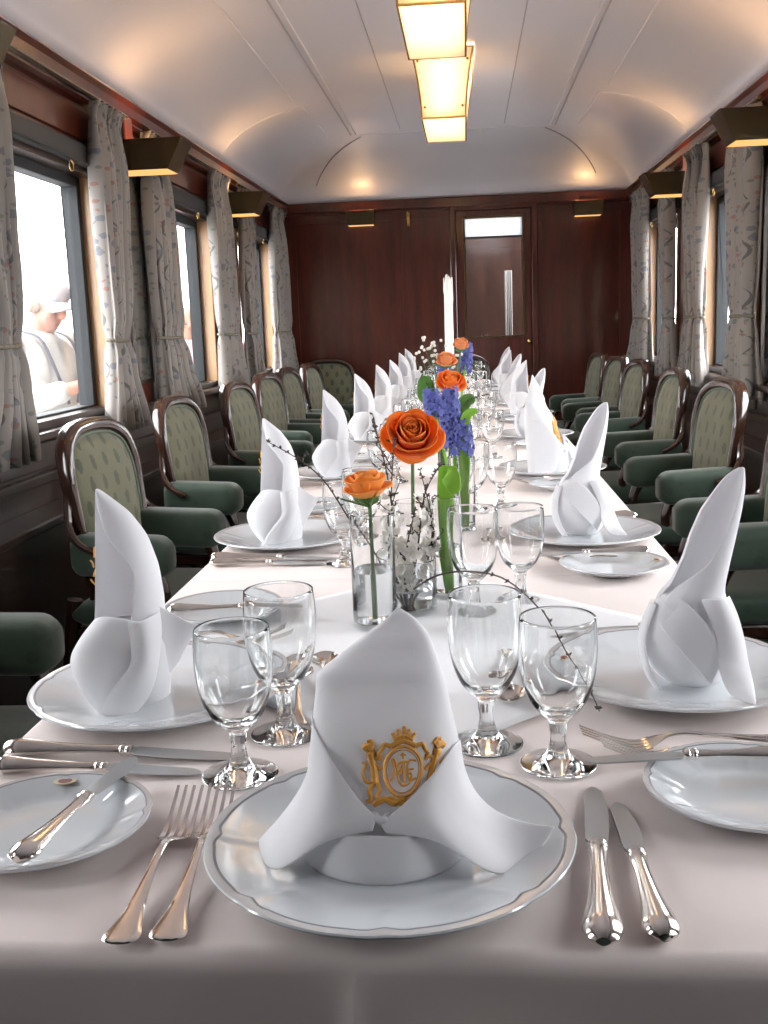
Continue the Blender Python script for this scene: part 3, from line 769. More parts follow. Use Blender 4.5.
# --- mitre napkin seen from its face (local: face towards -y)
LFT = [(0, -.060), (.03, -.064), (.07, -.0635), (.10, -.0595), (.136, -.0565), (.150, -.038), (.166, -.0155), (.178, .002), (.186, .0095)]
RGT = [(0, .058), (.03, .063), (.07, .061), (.10, .0545), (.136, .046), (.150, .0415), (.166, .035), (.178, .024), (.186, .0125)]
DEP = [(0, .046), (.04, .050), (.09, .041), (.136, .022), (.16, .012), (.178, .004), (.186, .001)]
CEN = [(0, 0), (.04, .0), (.09, .012), (.136, .027), (.186, .040)]
def m_front(x, z, off=0.0):
    l, r = interp(LFT, z), interp(RGT, z); a = (r - l) / 2; c = (l + r) / 2
    q = max(-1, min(1, (x - c) / (a + 1e-6)))
    return (x, sinterp(CEN, z) - sinterp(DEP, z) * (1 - abs(q) ** 2.4) ** (1 / 2.4) - off, z)
def make_mitre():
    r = bpy.data.objects.new('napkin', None); COL.objects.link(r); r['category'] = 'napkin'
    mb = MB(); P = []
    for i in range(41):
        z = .186 * i / 40
        l, rr = interp(LFT, z), interp(RGT, z); a = (rr - l) / 2; c = (l + rr) / 2; d = sinterp(DEP, z); cy = sinterp(CEN, z)
        row = []
        for j in range(56):
            t_ = 2 * pi * j / 56; ca, sa = cos(t_), sin(t_)
            x = c + a * abs(ca) ** (2 / 2.4) * (1 if ca > 0 else -1); y = cy + d * abs(sa) ** (2 / 2.4) * (1 if sa > 0 else -1)
            ripple = .0012 * sin(x * 70 + z * 35) * (1 - z / .2)
            row.append((x, y + ripple, z))
        P.append(row)
    mb.grid(P, close_v=True, cap0=True, cap1=True)
    o = mb.build('napkin_body', M['napkin'], r, angle=75)
    # rolled base band
    mb = MB()
    P = []
    for rr, z in ((.0, 0), (.0, .034)):
        row = []
        for j in range(49):
            a = pi * (1.02 + .96 * j / 48)
            row.append((-.004 + (.066 + rr) * cos(a), .002 + (.066) * sin(a) , z + (.008 * (1 - abs(cos(a))) if z else .0)))
        P.append(row)
    P.insert(1, [(lerp(a[0], b[0], .5) * 1.025, lerp(a[1], b[1], .5) - .0015, lerp(a[2], b[2], .5)) for a, b in zip(*P)])
    mb.grid(P); solid(mb.build('base_band', M['napkin'], r, angle=80), .003, 1, 1)
    mb = MB(); patch(mb, [(-.040, -.047, .036), (-.022, -.050, .050), (-.003, -.0490, .052)], [(.040, -.046, .034), (.024, -.049, .044), (.003, -.0490, .052)], 8, 8, bulge=(0, -.008, 0)); solid(mb.build('inner_fold', M['napkin'], r), .0015, 0, 1)
    # crossing flaps with their flaring wings
    f = m_front
    mb = MB()
    patch(mb, [(-.0605, .014, .106), f(-.056, .104, .004), f(-.040, .086, .006), f(-.020, .064, .007), f(-.003, .050, .008)],
          [(-.108, -.006, .0035), (-.098, -.034, .002), (-.078, -.056, .008), (-.042, -.062, .034), f(-.006, .042, .010)], 14, 24,
          mid=[(-.0655, .008, .056), (-.066, -.020, .050), f(-.048, .055, .012), f(-.028, .050, .014), f(-.005, .046, .009)])
    solid(mb.build('wing', M['napkin'], r, angle=80), .0014, 0, 1)
    mb = MB()
    patch(mb, [f(-.001, .047, .008), f(.018, .060, .008), f(.038, .075, .007), f(.053, .088, .004), (.0595, .012, .085)],
          [f(.003, .040, .010), (.040, -.062, .035), (.083, -.056, .006), (.112, -.030, .0025), (.134, -.008, .020)], 14, 24,
          mid=[f(.001, .043, .009), f(.030, .050, .014), f(.050, .046, .012), (.070, -.024, .034), (.078, .004, .034)])
    solid(mb.build('wing', M['napkin'], r, angle=80), .0014, 0, 1)
    return r
NM = make_mitre()

def make_crest(parent, f, cx, cz, s, tilt=-.04):
    """embroidered crest: oval ring, crown, interlaced letters, two beasts and a ribbon, on the surface f(x, z, off)"""
    def T(u, v, off=.0010):
        c, sn = cos(tilt), sin(tilt); return f(cx + s * (u * c - v * sn), cz + s * (u * sn + v * c), off)
    def stroke(mb, pts, w, n=14, flat=.5):
        q = catmull(pts, n) if len(pts) > 2 else pts
        mb.tube([T(*p, .0009 - max(0, w * s - .0007) * .75) for p in q], w * s * 1.12, 8)   # only the upper part of a thick stroke stands proud
    mb = MB()
    for k, w in ((1.0, .045), (.86, .018)):
        mb.tube([T(.52 * k * cos(a), .62 * k * sin(a)) for a in [2 * pi * i / 40 for i in range(40)]], w * s, 5, closed=True)
    mb.build('crest_ring', M['gold_thread'], parent)
    mb = MB()   # crown and scrolls over the ring
    stroke(mb, [(-.34, .62), (0, .74), (.34, .62)], .07); stroke(mb, [(-.26, .76), (0, .85), (.26, .76)], .06)
    for u, v in ((-.3, .9), (-.15, .98), (0, 1.04), (.15, .98), (.3, .9)): stroke(mb, [(u * .7, .76), (u, v)], .05); mb.ball(T(u, v), .06 * s, seg=6, rings=4)
    for sg in (-1, 1): stroke(mb, [(sg * .34, .60), (sg * .52, .66), (sg * .60, .52), (sg * .68, .40), (sg * .62, .30)], .055)
    mb.build('crest_crown', M['gold_thread'], parent)
    mb = MB()   # interlaced monogram
    stroke(mb, [(-.33, -.28), (-.24, .0), (-.30, .26), (-.22, .22), (-.10, -.12), (.02, .22)], .032, 24)
    stroke(mb, [(.02, .22), (.02, -.05), (.05, -.3)], .032)
    stroke(mb, [(.16, .2), (-.10, .18), (-.16, -.1), (-.02, -.36), (.2, -.3), (.24, -.1), (.1, -.08)], .03, 24)
    stroke(mb, [(.36, .22), (.18, .24), (.12, .0), (.2, -.24), (.38, -.2)], .03, 18); stroke(mb, [(.12, .0), (.30, .02)], .03)
    stroke(mb, [(0, .46), (0, .28)], .03); stroke(mb, [(-.08, .38), (.08, .40)], .028)
    mb.build('crest_monogram', M['gold_thread'], parent)
    for sg in (-1, 1):   # heraldic supporters
        mb = MB()
        q = lambda L_: [(sg * u, v) for u, v in L_]
        stroke(mb, q([(.74, -.36), (.79, -.05), (.86, .22), (.92, .42)]), .10)      # trunk
        stroke(mb, q([(.88, .52), (1.02, .56), (1.10, .50)]), .10); mb.ball(T(sg * .92, .56, -.0020), .15 * s, seg=10, rings=6); mb.ball(T(sg * .88, .34, -.0030), .19 * s, seg=10, rings=6); mb.ball(T(sg * .76, -.30, -.0022), .15 * s, seg=10, rings=6)
        stroke(mb, q([(.84, .62), (.92, .72), (1.02, .70)]), .05)
        stroke(mb, q([(.84, .25), (.70, .30), (.60, .22)]), .055); stroke(mb, q([(.86, .12), (.72, .08), (.62, -.02)]), .05)
        stroke(mb, q([(.74, -.32), (.90, -.50), (.84, -.72), (.98, -.78)]), .06); stroke(mb, q([(.70, -.34), (.62, -.5), (.68, -.66), (.56, -.72)]), .055)
        stroke(mb, q([(.78, -.30), (1.0, -.34), (1.12, -.12), (1.04, .08), (1.14, .16)]), .035)
        mb.build('crest_beast', M['gold_thread'], parent)
    mb = MB()
    stroke(mb, [(-.78, -.86), (-.5, -.70), (-.2, -.80), (0, -.70), (.25, -.78), (.5, -.66), (.8, -.80)], .075, 30); stroke(mb, [(-.6, -.78), (-.3, -.66), (0, -.80), (.3, -.66), (.62, -.74)], .05, 24)
    mb.build('crest_ribbon', M['gold_thread'], parent)

# --- lily napkin: open trough above, wrapped petals below (crest side towards -x, opening towards -y)
def trough(mb, keys, phi0, phi1, m=30):
    """keys: (z, xl, xr, yc, b) ; phi range may be functions of z"""
    P = []
    for i in range(29):
        z = lerp(keys[0][0], keys[-1][0], i / 28)
        k = [interp([(q[0], q[n]) for q in keys], z) for n in (1, 2, 3, 4)]
        xc, a = (k[0] + k[1]) / 2, max(.0004, (k[1] - k[0]) / 2)
        p0 = phi0(z) if callable(phi0) else phi0; p1 = phi1(z) if callable(phi1) else phi1
        P.append([(xc + a * cos(lerp(p0, p1, j / m)), k[2] + k[3] * sin(lerp(p0, p1, j / m)), z) for j in range(m + 1)])
    mb.grid(P)
def make_lily():
    r = bpy.data.objects.new('napkin', None); COL.objects.link(r); r['category'] = 'napkin'
    mb = MB()
    trough(mb, [(.035, -.040, .035, .004, .040), (.082, -.0395, .0395, .004, .042), (.115, -.0365, .0390, .006, .040), (.150, -.0345, .0352, .008, .034), (.185, -.0330, .0245, .010, .026), (.212, -.0315, .006, .011, .017), (.230, -.0305, -.016, .012, .009), (.240, -.0300, -.0285, .012, .002)],
           math.radians(200), lambda z: math.radians(interp([(.03, -72), (.10, -70), (.15, -60), (.17, -78), (.19, -108), (.215, -125), (.24, -140)], z)))
    solid(mb.build('napkin_flame', M['napkin'], r, angle=80), .0016, 0, 1)
    mb = MB()      # inner tube it stands on
    mb.lathe([(.040, 0), (.042, .02), (.040, .06), (.034, .085)], 32); solid(mb.build('base_band', M['napkin'], r, angle=80), .0015, 0)
    mb = MB()      # big petal bulging to the crest side
    patch(mb, [(-.039, -.004, .088), (-.052, -.018, .072), (-.061, -.028, .054), (-.052, -.044, .034), (-.034, -.054, .012), (-.020, -.060, .001)],
          [(.030, -.040, .097), (.024, -.047, .080), (.020, -.050, .060), (.008, -.056, .036), (-.002, -.060, .016), (-.010, -.062, .001)], 14, 20,
          mid=[(-.012, -.040, .105), (-.028, -.052, .080), (-.030, -.058, .056), (-.026, -.062, .034), (-.022, -.063, .014), (-.016, -.064, .0)])
    solid(mb.build('petal', M['napkin'], r, angle=80), .0014, 0, 1)
    mb = MB()      # folded strip beside it
    patch(mb, [(.014, -.046, .100), (.018, -.052, .070), (.016, -.058, .052), (-.004, -.066, .028), (-.014, -.068, .010), (-.012, -.070, .0005)],
          [(.041, -.012, .104), (.043, -.018, .080), (.041, -.030, .050), (.038, -.038, .030), (.032, -.048, .014), (.022, -.058, .001)], 12, 20,
          mid=[(.032, -.044, .102), (.036, -.048, .075), (.034, -.054, .052), (.022, -.060, .030), (.012, -.064, .012), (.008, -.068, .0005)])
    solid(mb.build('petal', M['napkin'], r, angle=80), .0014, 0, 1)
    mb = MB()      # tail trailing towards the table middle
    patch(mb, [(.036, -.006, .110), (.050, .004, .096), (.066, .010, .084), (.078, .016, .078)], [(.038, -.004, .020), (.044, .004, .026), (.052, .012, .036), (.060, .018, .052)], 8, 12)
    solid(mb.build('tail', M['napkin'], r, angle=80), .0014, 0, 1)
    mb = MB()
    for q in range(5):
        z0 = .118 + q * .011
        mb.tube([(-.0372 + .0012 * sin(q * 2 + k) , .004 - .010 * k / 3 * (1 if q % 2 else -1), z0 + .010 * k / 3) for k in range(4)], .0011, 5)
    mb.build('crest', M['gold_thread'], r)
    return r
NL = make_lily()

# --- rolled napkin: a tube leaning to +x with a diagonal lip, round body, one hanging point
def make_rolled():
    r = bpy.data.objects.new('napkin', None); COL.objects.link(r); r['category'] = 'napkin'
    keys = [(.075, -.052, .036, .0, .040), (.100, -.042, .029, .002, .036), (.112, -.029, .030, .004, .032), (.140, -.016, .036, .006, .027), (.166, -.008, .042, .008, .023), (.194, .004, .048, .010, .019), (.220, .022, .0515, .011, .013), (.234, .034, .051, .012, .008), (.241, .046, .0505, .012, .002)]
    lip = [(.075, -.050), (.100, -.038), (.115, -.022), (.140, .008), (.166, .024), (.194, .036), (.225, .046), (.241, .0495)]
    def p0(z):
        k0 = interp([(q[0], q[1]) for q in keys], z); k1 = interp([(q[0], q[2]) for q in keys], z)
        q = max(-.97, min(.97, (interp(lip, z) - (k0 + k1) / 2) / ((k1 - k0) / 2))); return -math.acos(q)
    mb = MB(); trough(mb, keys, p0, math.radians(190))
    solid(mb.build('napkin_flame', M['napkin'], r, angle=80), .0016, 0, 1)
    mb = MB()      # rounded lower body
    prof = [(0, .032, -.005), (.012, .043, -.007), (.035, .052, -.010), (.060, .051, -.010), (.085, .042, -.008), (.102, .034, -.004)]
    P = []
    for z, a, c in catmull(prof, 18):
        P.append([(c + a * cos(t_) * (1 + .04 * sin(3 * t_ + z * 40)), a * .92 * sin(t_) * (1 + .03 * cos(4 * t_)), z) for t_ in [2 * pi * j / 40 for j in range(40)]])
    mb.grid(P, close_v=True, cap0=True, cap1=True); mb.build('napkin_body', M['napkin'], r, angle=80)
    mb = MB()      # right petal, folded down its middle, its point hanging towards the rim
    patch(mb, [(-.004, -.036, .103), (.004, -.047, .080), (.010, -.054, .055), (.010, -.064, .032), (.016, -.088, .013), (.031, -.128, .0165)],
          [(.033, -.006, .099), (.041, -.014, .078), (.046, -.026, .052), (.046, -.046, .032), (.044, -.076, .017), (.032, -.128, .0165)], 14, 22,
          mid=[(.018, -.037, .104), (.028, -.045, .078), (.033, -.050, .054), (.031, -.058, .034), (.034, -.080, .020), (.0315, -.1285, .0165)])
    solid(mb.build('petal', M['napkin'], r, angle=80), .0014, 0, 1)
    mb = MB()      # flap crossing the front from the left
    patch(mb, [(-.050, -.004, .084), (-.046, -.030, .070), (-.030, -.046, .050), (-.012, -.056, .030), (.004, -.058, .012)],
          [(-.024, -.030, .103), (-.012, -.042, .092), (.000, -.049, .078), (.010, -.053, .058), (.014, -.057, .034)], 8, 16)
    solid(mb.build('petal', M['napkin'], r, angle=80), .0014, 0, 1)
    mb = MB()      # outer leaf hugging the left side, its edge turned out
    patch(mb, [(-.047, .016, .092), (-.060, .006, .070), (-.065, -.004, .044), (-.061, -.018, .018), (-.052, -.030, .002)], [(-.046, -.014, .092), (-.058, -.024, .070), (-.062, -.032, .046), (-.056, -.042, .020), (-.046, -.048, .003)], 6, 14, bulge=(-.004, -.003, 0))
    solid(mb.build('petal', M['napkin'], r, angle=80), .0020, 0, 1)
    return r
NR = make_rolled()

# ------------------------------------------------------------------ lay the table
ORD = ['first', 'second', 'third', 'fourth', 'fifth', 'sixth', 'seventh', 'eighth']
def side_name(s): return "man's side" if s < 0 else 'side opposite the man'
used = set()
def put(src, loc, rz, label, group, scale=None):
    if src.name not in used:
        used.add(src.name); o = src
        o.location = loc; o.rotation_euler = (0, 0, rz)
        if scale: o.scale = scale
        o['label'] = label; o['group'] = group
        return o
    return dup(src, loc, rz, label, group, scale)

# head place, nearest the camera (diner faces +y)
put(PL, (-.003, .7715, TZ + .0005), -pi / 2 + .05, 'white dinner plate under the crested napkin at the head of the table', 'dinner plates')
PZ = TZ + .0075
fn = put(NM, (-.004, .776, PZ), 0, 'large white napkin with a gold embroidered crest, standing at the head place', 'folded napkins')
crest = bpy.data.objects.new('crest', None); COL.objects.link(crest); crest.parent = fn
crest['label'] = 'gold embroidered crest'
make_crest(crest, m_front, .0155, .078, .0275)
put(BP, (-.300, .798, TZ + .0005), .15, 'bread plate with a silver butter knife beside the two forks of the head place', 'bread plates')
def flat(a, b): return ((a[0] + b[0]) / 2, (a[1] + b[1]) / 2), math.atan2(b[1] - a[1], b[0] - a[0])
def lay(src, a, b, z, label, group, tilt=0, scale=None):
    c, r = flat(a, b); o = put(src, (c[0], c[1], z), r, label, group, scale)
    if tilt: o.rotation_euler = (0, tilt, r)
    return o
CL = TZ + .0008
lay(BK, (-.287, .712), (-.258, .915), TZ + .0195, 'silver butter knife lying across the bread plate beside the two forks', 'butter knives')
lay(FK, (-.183, .640), (-.188, .853), CL, 'silver dinner fork at the head place, next to the bread plate', 'dinner forks')
lay(FK, (-.150, .640), (-.160, .862), CL, 'silver dinner fork at the head place, next to the big plate', 'dinner forks')
lay(KN, (.150, .640), (.173, .892), CL, 'silver dinner knife at the head place, next to the big plate', 'dinner knives')
lay(KS, (.192, .646), (.190, .862), CL, 'shorter silver knife at the head place, outside the dinner knife', 'dessert knives')
put(GT, (.079, .993, CL), .3, 'tall clear goblet close behind the crested napkin, on its knife side', 'goblets')
put(GS, (.146, .944, CL), 1.2, 'clear goblet above the two knives of the head place', 'goblets')

LY = [1.125, 2.005, 2.89, 3.80, 4.68, 5.53, 6.34, 7.02]
RY = [1.170, 1.99, 2.87, 3.76, 4.63, 5.50, 6.32, 7.02]
for s, YS in ((-1, LY), (1, RY)):
    A = 0 if s < 0 else pi          # direction the diner faces: +x or -x
    for i, y in enumerate(YS):
        who = '%s from crested napkin, %s' % (ORD[i], side_name(s))
        px = s * (.295 if i != 1 or s < 0 else .282)
        jit = lambda a: rnd.uniform(-a, a)
        g = 'dinner plates'
        P_ = lambda dx, dy: (s * abs(dx), y + dy)
        put(PL, (px, y, TZ + (.003 if i == 0 else .0005)), A + pi + jit(.3), 'white dinner plate %s' % who, g)
        # napkin
        if s < 0:
            src, rz, off = NL, 0 + jit(.10) * (i > 0), (-.030, -.006)
            sc = 1.0
            if i in (1, 2): sc, rz, off = 1.0, -.10, (-.017, .015)
            if i >= 3: sc = 1.0 + jit(.05); rz = jit(.25); off = (-.02, 0)
        else:
            src, rz, off, sc = NR, 0 + jit(.12) * (i > 0), (.026, -.010), 1.0
            if i == 1: rz, off, sc = .25, (.006, .03), 1.04
            if i == 2: src, rz, off, sc = NM, 1.15, (-.02, 0), 1.42
            if i > 2: rz, off = jit(.4), (0, 0); src = NR if i % 2 else NL
        if src is NM and i == 2:
            o = dup(NM, (px + off[0], y + off[1], PZ), rz, 'napkin', 'folded napkins', (.92, .95, sc))
        else:
            o = put(src, (px + off[0], y + off[1], PZ + (.0025 if i == 0 else 0)), rz, '', 'folded napkins', (sc if src is not NL or s < 0 else -sc, sc, sc))
        kind = {NL: 'tall white flame-folded napkin', NR: 'white rolled napkin', NM: 'broad white mitre napkin'}[src]
        o['label'] = '%s standing on the plate %s' % (kind, who)
        # bread plate: to the diner's own left
        by = y + (.345 if s < 0 else -.304 if i == 0 else -.275)
        bx = s * (.302 if s < 0 else .304)
        put(BP, (bx, by, TZ + .0005), A + pi / 2 + jit(.3), 'small bread plate beside the dinner plate %s' % who, 'bread plates')
        if i < 6:
            if s < 0: lay(BK, (-.372, by - .045), (-.170, by - .025), TZ + .0195, 'butter knife on the bread plate %s' % who, 'butter knives')
            else: lay(BK, (.372, by + .047), (.165, by + .040), TZ + .0195, 'butter knife on the bread plate %s' % who, 'butter knives')
        # knives to the diner's right (towards the camera on the left side, away on the right side)
        ky = y - .160 if s < 0 else y + .180
        lay(KN, (s * .414, ky - s * 0 + .005), (s * .166, ky - .008), CL, 'dinner knife next to the plate %s' % who, 'dinner knives')
        ky2 = y - .190 if s < 0 else y + .215
        lay(KS, (s * .408, ky2 - .006), (s * .196, ky2 - .014), CL, 'dessert knife outside the dinner knife %s' % who, 'dessert knives')
        fy = y + .185 if s < 0 else y - .175
        lay(FK, (s * .385, fy), (s * .173, fy + .014 * -s), CL, 'dinner fork next to the plate %s' % who, 'dinner forks')
        fy2 = y + .218 if s < 0 else y - .208
        lay(FK, (s * .40, fy2 - .008 * -s), (s * .19, fy2 - .010 * s), CL, 'second dinner fork outside the first, place %s' % who, 'dinner forks')
        if i < 5:
            pa, pb = ((-.120, y - .095), (-.150, y + .10)) if s < 0 else ((.114, y + .10), (.104, y - .09))
            lay(SP, pa, pb, CL, 'dessert spoon above the plate %s' % who, 'dessert spoons')
        if s < 0: g1, g2 = (-.158, y - .205), (-.131, y - .105)
        else: g1, g2 = (.140, y + .365), (.070, y + .300)
        put(GS, (g1[0] + jit(.006) * (i > 0), g1[1] + jit(.015) * (i > 0), CL), jit(3), 'clear goblet nearer the table edge, place %s' % who, 'goblets')
        put(GT, (g2[0] + jit(.006) * (i > 0), g2[1] + jit(.015) * (i > 0), CL), jit(3), 'taller clear goblet nearer the flowers, place %s' % who, 'goblets')
lay(SP, (-.100, 1.08), (-.122, 1.265), CL, 'extra dessert spoon just behind the crested napkin, beside the taller goblet', 'dessert spoons')

# ------------------------------------------------------------------ vases and flowers
def make_vase(x, y, R, H, label, water=.6, rz=0):
    r = thing('glass_vase', label, 'vase', (x, y, TZ + .0025), rz, 'glass flower vases')
    w = .0022
    prof = [(0, 0), (R - .001, 0), (R, .001), (R, H - .001), (R - w / 2, H), (R - w, H - .001), (R - w, .012), (R - w - .002, .0085), (0, .0085)]
    mb = MB(); mb.lathe(prof, 40); mb.build('vase_glass', M['glass'], r, angle=35)
    if water:
        mb = MB(); q = R - w - .0006; mb.lathe([(0, .0092), (q - .002, .0092), (q, .0125), (q, H * water), (0, H * water)], 36); mb.build('vase_water', M['water'], r, angle=35)
    return r
vz = [(-.070, 1.408, .031, .163, 'tall glass cylinder vase holding the apricot rose'),
      (-.029, 1.487, .044, .080, 'low wide glass vase holding the blossom twigs'),
      (.030, 1.562, .0225, .158, 'narrow glass vase holding the rolled green leaf'),
      (-.024, 1.575, .026, .15, 'glass vase holding the big orange rose'),
      (.050, 2.10, .028, .15, 'glass vase holding the blue hyacinths'),
      (.014, 2.78, .032, .16, 'glass vase holding the third rose, behind the hyacinths'),
      (.010, 3.55, .045, .16, 'glass vase holding the far small roses')]
for a in vz: make_vase(*a[:4], a[4], water=.5 if a[2] < .04 else .45)

def petal_grid(mb, az, w, h, t0, t1, r0, tilt_p=1.0, curl=0.0, n=9, m=7, tip=.25, wob=0.0, ph=0.0):
    """one petal: profile leaves the axis at radius r0, angle from vertical runs t0 -> t1"""
    P = []; r, z = r0, 0.0; prof = []
    for i in range(n):
        v_ = i / (n - 1); a = lerp(t0, t1, v_ ** tilt_p)
        prof.append((r, z)); r += h / (n - 1) * sin(a); z += h / (n - 1) * cos(a)
    for i in range(n):
        v_ = i / (n - 1)
        ww = w * (sin(pi * min(1, .18 + v_ * .62)) ** .8) * (1 if v_ < .8 else 1 - ((v_ - .8) / .2) ** 2 * (1 - tip))
        row = []
        for j in range(m):
            u = -1 + 2 * j / (m - 1); rr, zz = prof[i]
            rad = max(rr, .004); da = u * ww / max(rad, w * .8)
            cupr = rr - curl * u * u * v_ ** 3 * -1
            zz2 = zz - abs(u) ** 2 * h * .10 * v_ + wob * sin(u * 4 + ph) * v_
            row.append((cupr * cos(az + da), cupr * sin(az + da), zz2))
        P.append(row)
    mb.grid(P)
def rose_petal(mb, az, D, prof, q, point=.06, n=12, m=13):
    pr = catmull(prof, 40); P = []; ph = q.uniform(0, 6); sk = q.uniform(-.12, .12)
    for i in range(n):
        row = []
        for j in range(m):
            u = -1 + 2 * j / (m - 1)
            vm = (1 - .30 * abs(u) ** 2.4) * (1 - point) + point * math.exp(-(u / .16) ** 2)
            v_ = i / (n - 1) * vm; f = v_ * 39; k = min(int(f), 38); rr, zz = (lerp(pr[k][c], pr[k + 1][c], f - k) for c in (0, 1))
            rr *= 1 + .05 * sin(3 * u + ph) * v_ + .05 * u * u * v_; a = az + (u + sk * v_) * D * (.62 + .38 * min(1, v_ * 2))
            zz += prof[-1][0] * .035 * sin(4.5 * u + ph) * v_ * v_
            row.append((rr * cos(a), rr * sin(a), zz))
        P.append(row)
    mb.grid(P)
def rose_bloom(mb, S, seed, openness=1.0):
    q = random.Random(seed); P = []
    for i in range(70):
        a = i * .27; rr = S * (.03 + .0030 * i)
        P.append([(rr * .8 * cos(a), rr * .8 * sin(a), S * .20), (rr * 1.02 * cos(a), rr * 1.02 * sin(a), S * .55), (rr * 1.08 * cos(a), rr * 1.08 * sin(a), S * (.84 - .0012 * i) + S * .03 * sin(a * 1.3))])
    mb.grid(P)
    o = openness
    for lay_, (n, D, pf) in enumerate([
        (3, 1.25, [(.10, 0), (.26, .22), (.29, .55), (.25, .84)]), (4, 1.05, [(.10, -.02), (.34, .20), (.38, .54), (.37, .84)]),
        (5, .90, [(.10, -.05), (.42, .16), (.50, .50), (.55 , .78)]), (5, .84, [(.10, -.08), (.46, .06), (.62 * o, .38), (.76 * o, .60), (.84 * o, .60)]),
        (5, .80, [(.08, -.10), (.46, -.06), (.72 * o, .16), (.92 * o, .28), (1.0 * o, .20)])]):
        for k in range(n):
            c = q.uniform(.94, 1.06)
            rose_petal(mb, 2 * pi * (k + .41 * lay_) / n + q.uniform(-.12, .12), D, [(r * S * c, z * S * c) for r, z in pf], q, .03 if lay_ < 3 else .09)
def make_rose(head, foot, S, mat, label, tilt=(0, 0), seed=1, openness=1.0, leaf=True):
    r = thing('rose', label, 'rose', foot, 0, 'roses along the table')
    f = Vector(foot); h = Vector(head) - f
    mb = MB(); rose_bloom(mb, S, seed, openness)
    o = mb.build('bloom', mat, r, angle=80); o.location = h; o.rotation_euler = (tilt[0], tilt[1], 0); solid(o, .0006, 0)
    R3 = o.rotation_euler.to_matrix(); dn = R3 @ Vector((0, 0, -1))
    pts = catmull([tuple(h + dn * -.006), tuple(h + dn * S * .5), tuple(h * .5 + dn * S * .25), (0, 0, 0)], 16)
    mb = MB(); mb.tube(pts, .0028, 8); mb.build('stem', M['stem'], r)
    mb = MB()
    mb.lathe([(0, -.34 * S), (.10 * S, -.30 * S), (.17 * S, -.16 * S), (.15 * S, -.02 * S), (.1 * S, .06 * S)], 14)
    for k in range(5): petal_grid(mb, k * 2 * pi / 5, .10 * S, .42 * S, 1.7, 2.6, .12 * S, tip=.05)
    o = mb.build('sepals', M['leaf'], r, angle=70); o.location = h; o.rotation_euler = (tilt[0], tilt[1], 0)
    if leaf:
        mb = MB(); b = Vector(pts[5]); rr = random.Random(seed)
        for k in range(3):
            a = rr.uniform(0, 6.28); d = Vector((cos(a), sin(a), .35)) * S * 1.1
            A = [tuple(b + d * q_ + Vector((-sin(a), cos(a), 0)) * S * .28 * sin(pi * q_ ** .8)) for q_ in (0, .3, .6, 1)]
            B = [tuple(b + d * q_ - Vector((-sin(a), cos(a), 0)) * S * .28 * sin(pi * q_ ** .8)) for q_ in (0, .3, .6, 1)]
            patch(mb, A, B, 4, 8, bulge=(0, 0, -S * .06))
        solid(mb.build('leaves', M['leaf'], r), .0006)
    return r
make_rose((-.074, 1.412, TZ + .192), (-.070, 1.409, TZ + .014), .037, M['apricot'], 'apricot rose seen from the side, lowest bloom of the first vases', (.10, -.10), 3, 1.0)
make_rose((-.018, 1.565, TZ + .248), (-.024, 1.575, TZ + .014), .048, M['orange'], 'biggest orange rose, its open heart turned to the camera', (.92, .12), 5, .98)
make_rose((.022, 2.76, TZ + .256), (.014, 2.78, TZ + .014), .044, M['orange'], 'orange rose rising behind the blue hyacinths', (.6, .1), 8, .95)
make_rose((-.002, 3.46, TZ + .290), (.004, 3.55, TZ + .014), .038, M['peach'], 'pale peach rose in front of the white candle', (.5, 0), 11, .95)
make_rose((.045, 3.56, TZ + .338), (.016, 3.555, TZ + .014), .034, M['peach'], 'small peach rose, topmost of the far bouquet beside the candle', (.4, .1), 14, .9)

def make_hyacinth(top, foot, L, label, seed=1, n=42, fr=.013):
    r = thing('hyacinth', label, 'hyacinth', foot, 0, 'blue hyacinths'); q = random.Random(seed)
    d = Vector(top) - Vector(foot); ax = d.normalized()
    mb = MB(); mb.tube([(0, 0, 0), tuple(d * .5), tuple(d)], [.0035, .0033, .002], 8); mb.build('stem', M['tulip_leaf'], r)
    mb = MB(); x = ax.orthogonal().normalized(); y = ax.cross(x)
    for k in range(n):
        t_ = k / n; c = d - ax * L * (1 - t_); a = k * 2.4; rr = .020 * (1 - .45 * t_) * q.uniform(.8, 1.1)
        out = (x * cos(a) + y * sin(a)); ce = c + out * rr; nrm = (out + ax * q.uniform(-.2, .5)).normalized()
        u = nrm.orthogonal().normalized(); w = nrm.cross(u)
        mb.tube([tuple(c), tuple(ce)], [.002, .004], 6)
        for p in range(6):
            b = 2 * pi * p / 6 + k; dr = u * cos(b) + w * sin(b); sd = nrm.cross(dr)
            pts = []
            for t2, wd, lift in ((0, .3, 0), (.4, 1, .35), (.75, .8, .3), (1, .1, -.1)):
                base = ce + dr * fr * t2 + nrm * fr * (.25 + lift * .7)
                pts.append([base + sd * fr * .26 * wd, base + nrm * fr * .02, base - sd * fr * .26 * wd])
            mb.grid(pts)
    mb.build('florets', M['hyacinth'], r, angle=80)
make_hyacinth((.028, 2.085, TZ + .288), (.046, 2.098, TZ + .014), .115, 'tall blue hyacinth spike behind the biggest rose', 2, 48)
make_hyacinth((.052, 2.075, TZ + .235), (.056, 2.104, TZ + .014), .075, 'lower blue hyacinth spike beside its taller neighbour', 4, 32)
make_hyacinth((-.012, 2.20, TZ + .278), (.046, 2.115, TZ + .014), .06, 'short blue hyacinth spike leaning out towards the man', 5, 26)
make_hyacinth((.070, 3.66, TZ + .345), (.022, 3.56, TZ + .014), .09, 'far blue hyacinth behind the topmost peach rose', 6, 30)
make_hyacinth((-.012, 3.50, TZ + .315), (-.008, 3.545, TZ + .014), .06, 'far blue hyacinth at the foot of the candle', 7, 24)

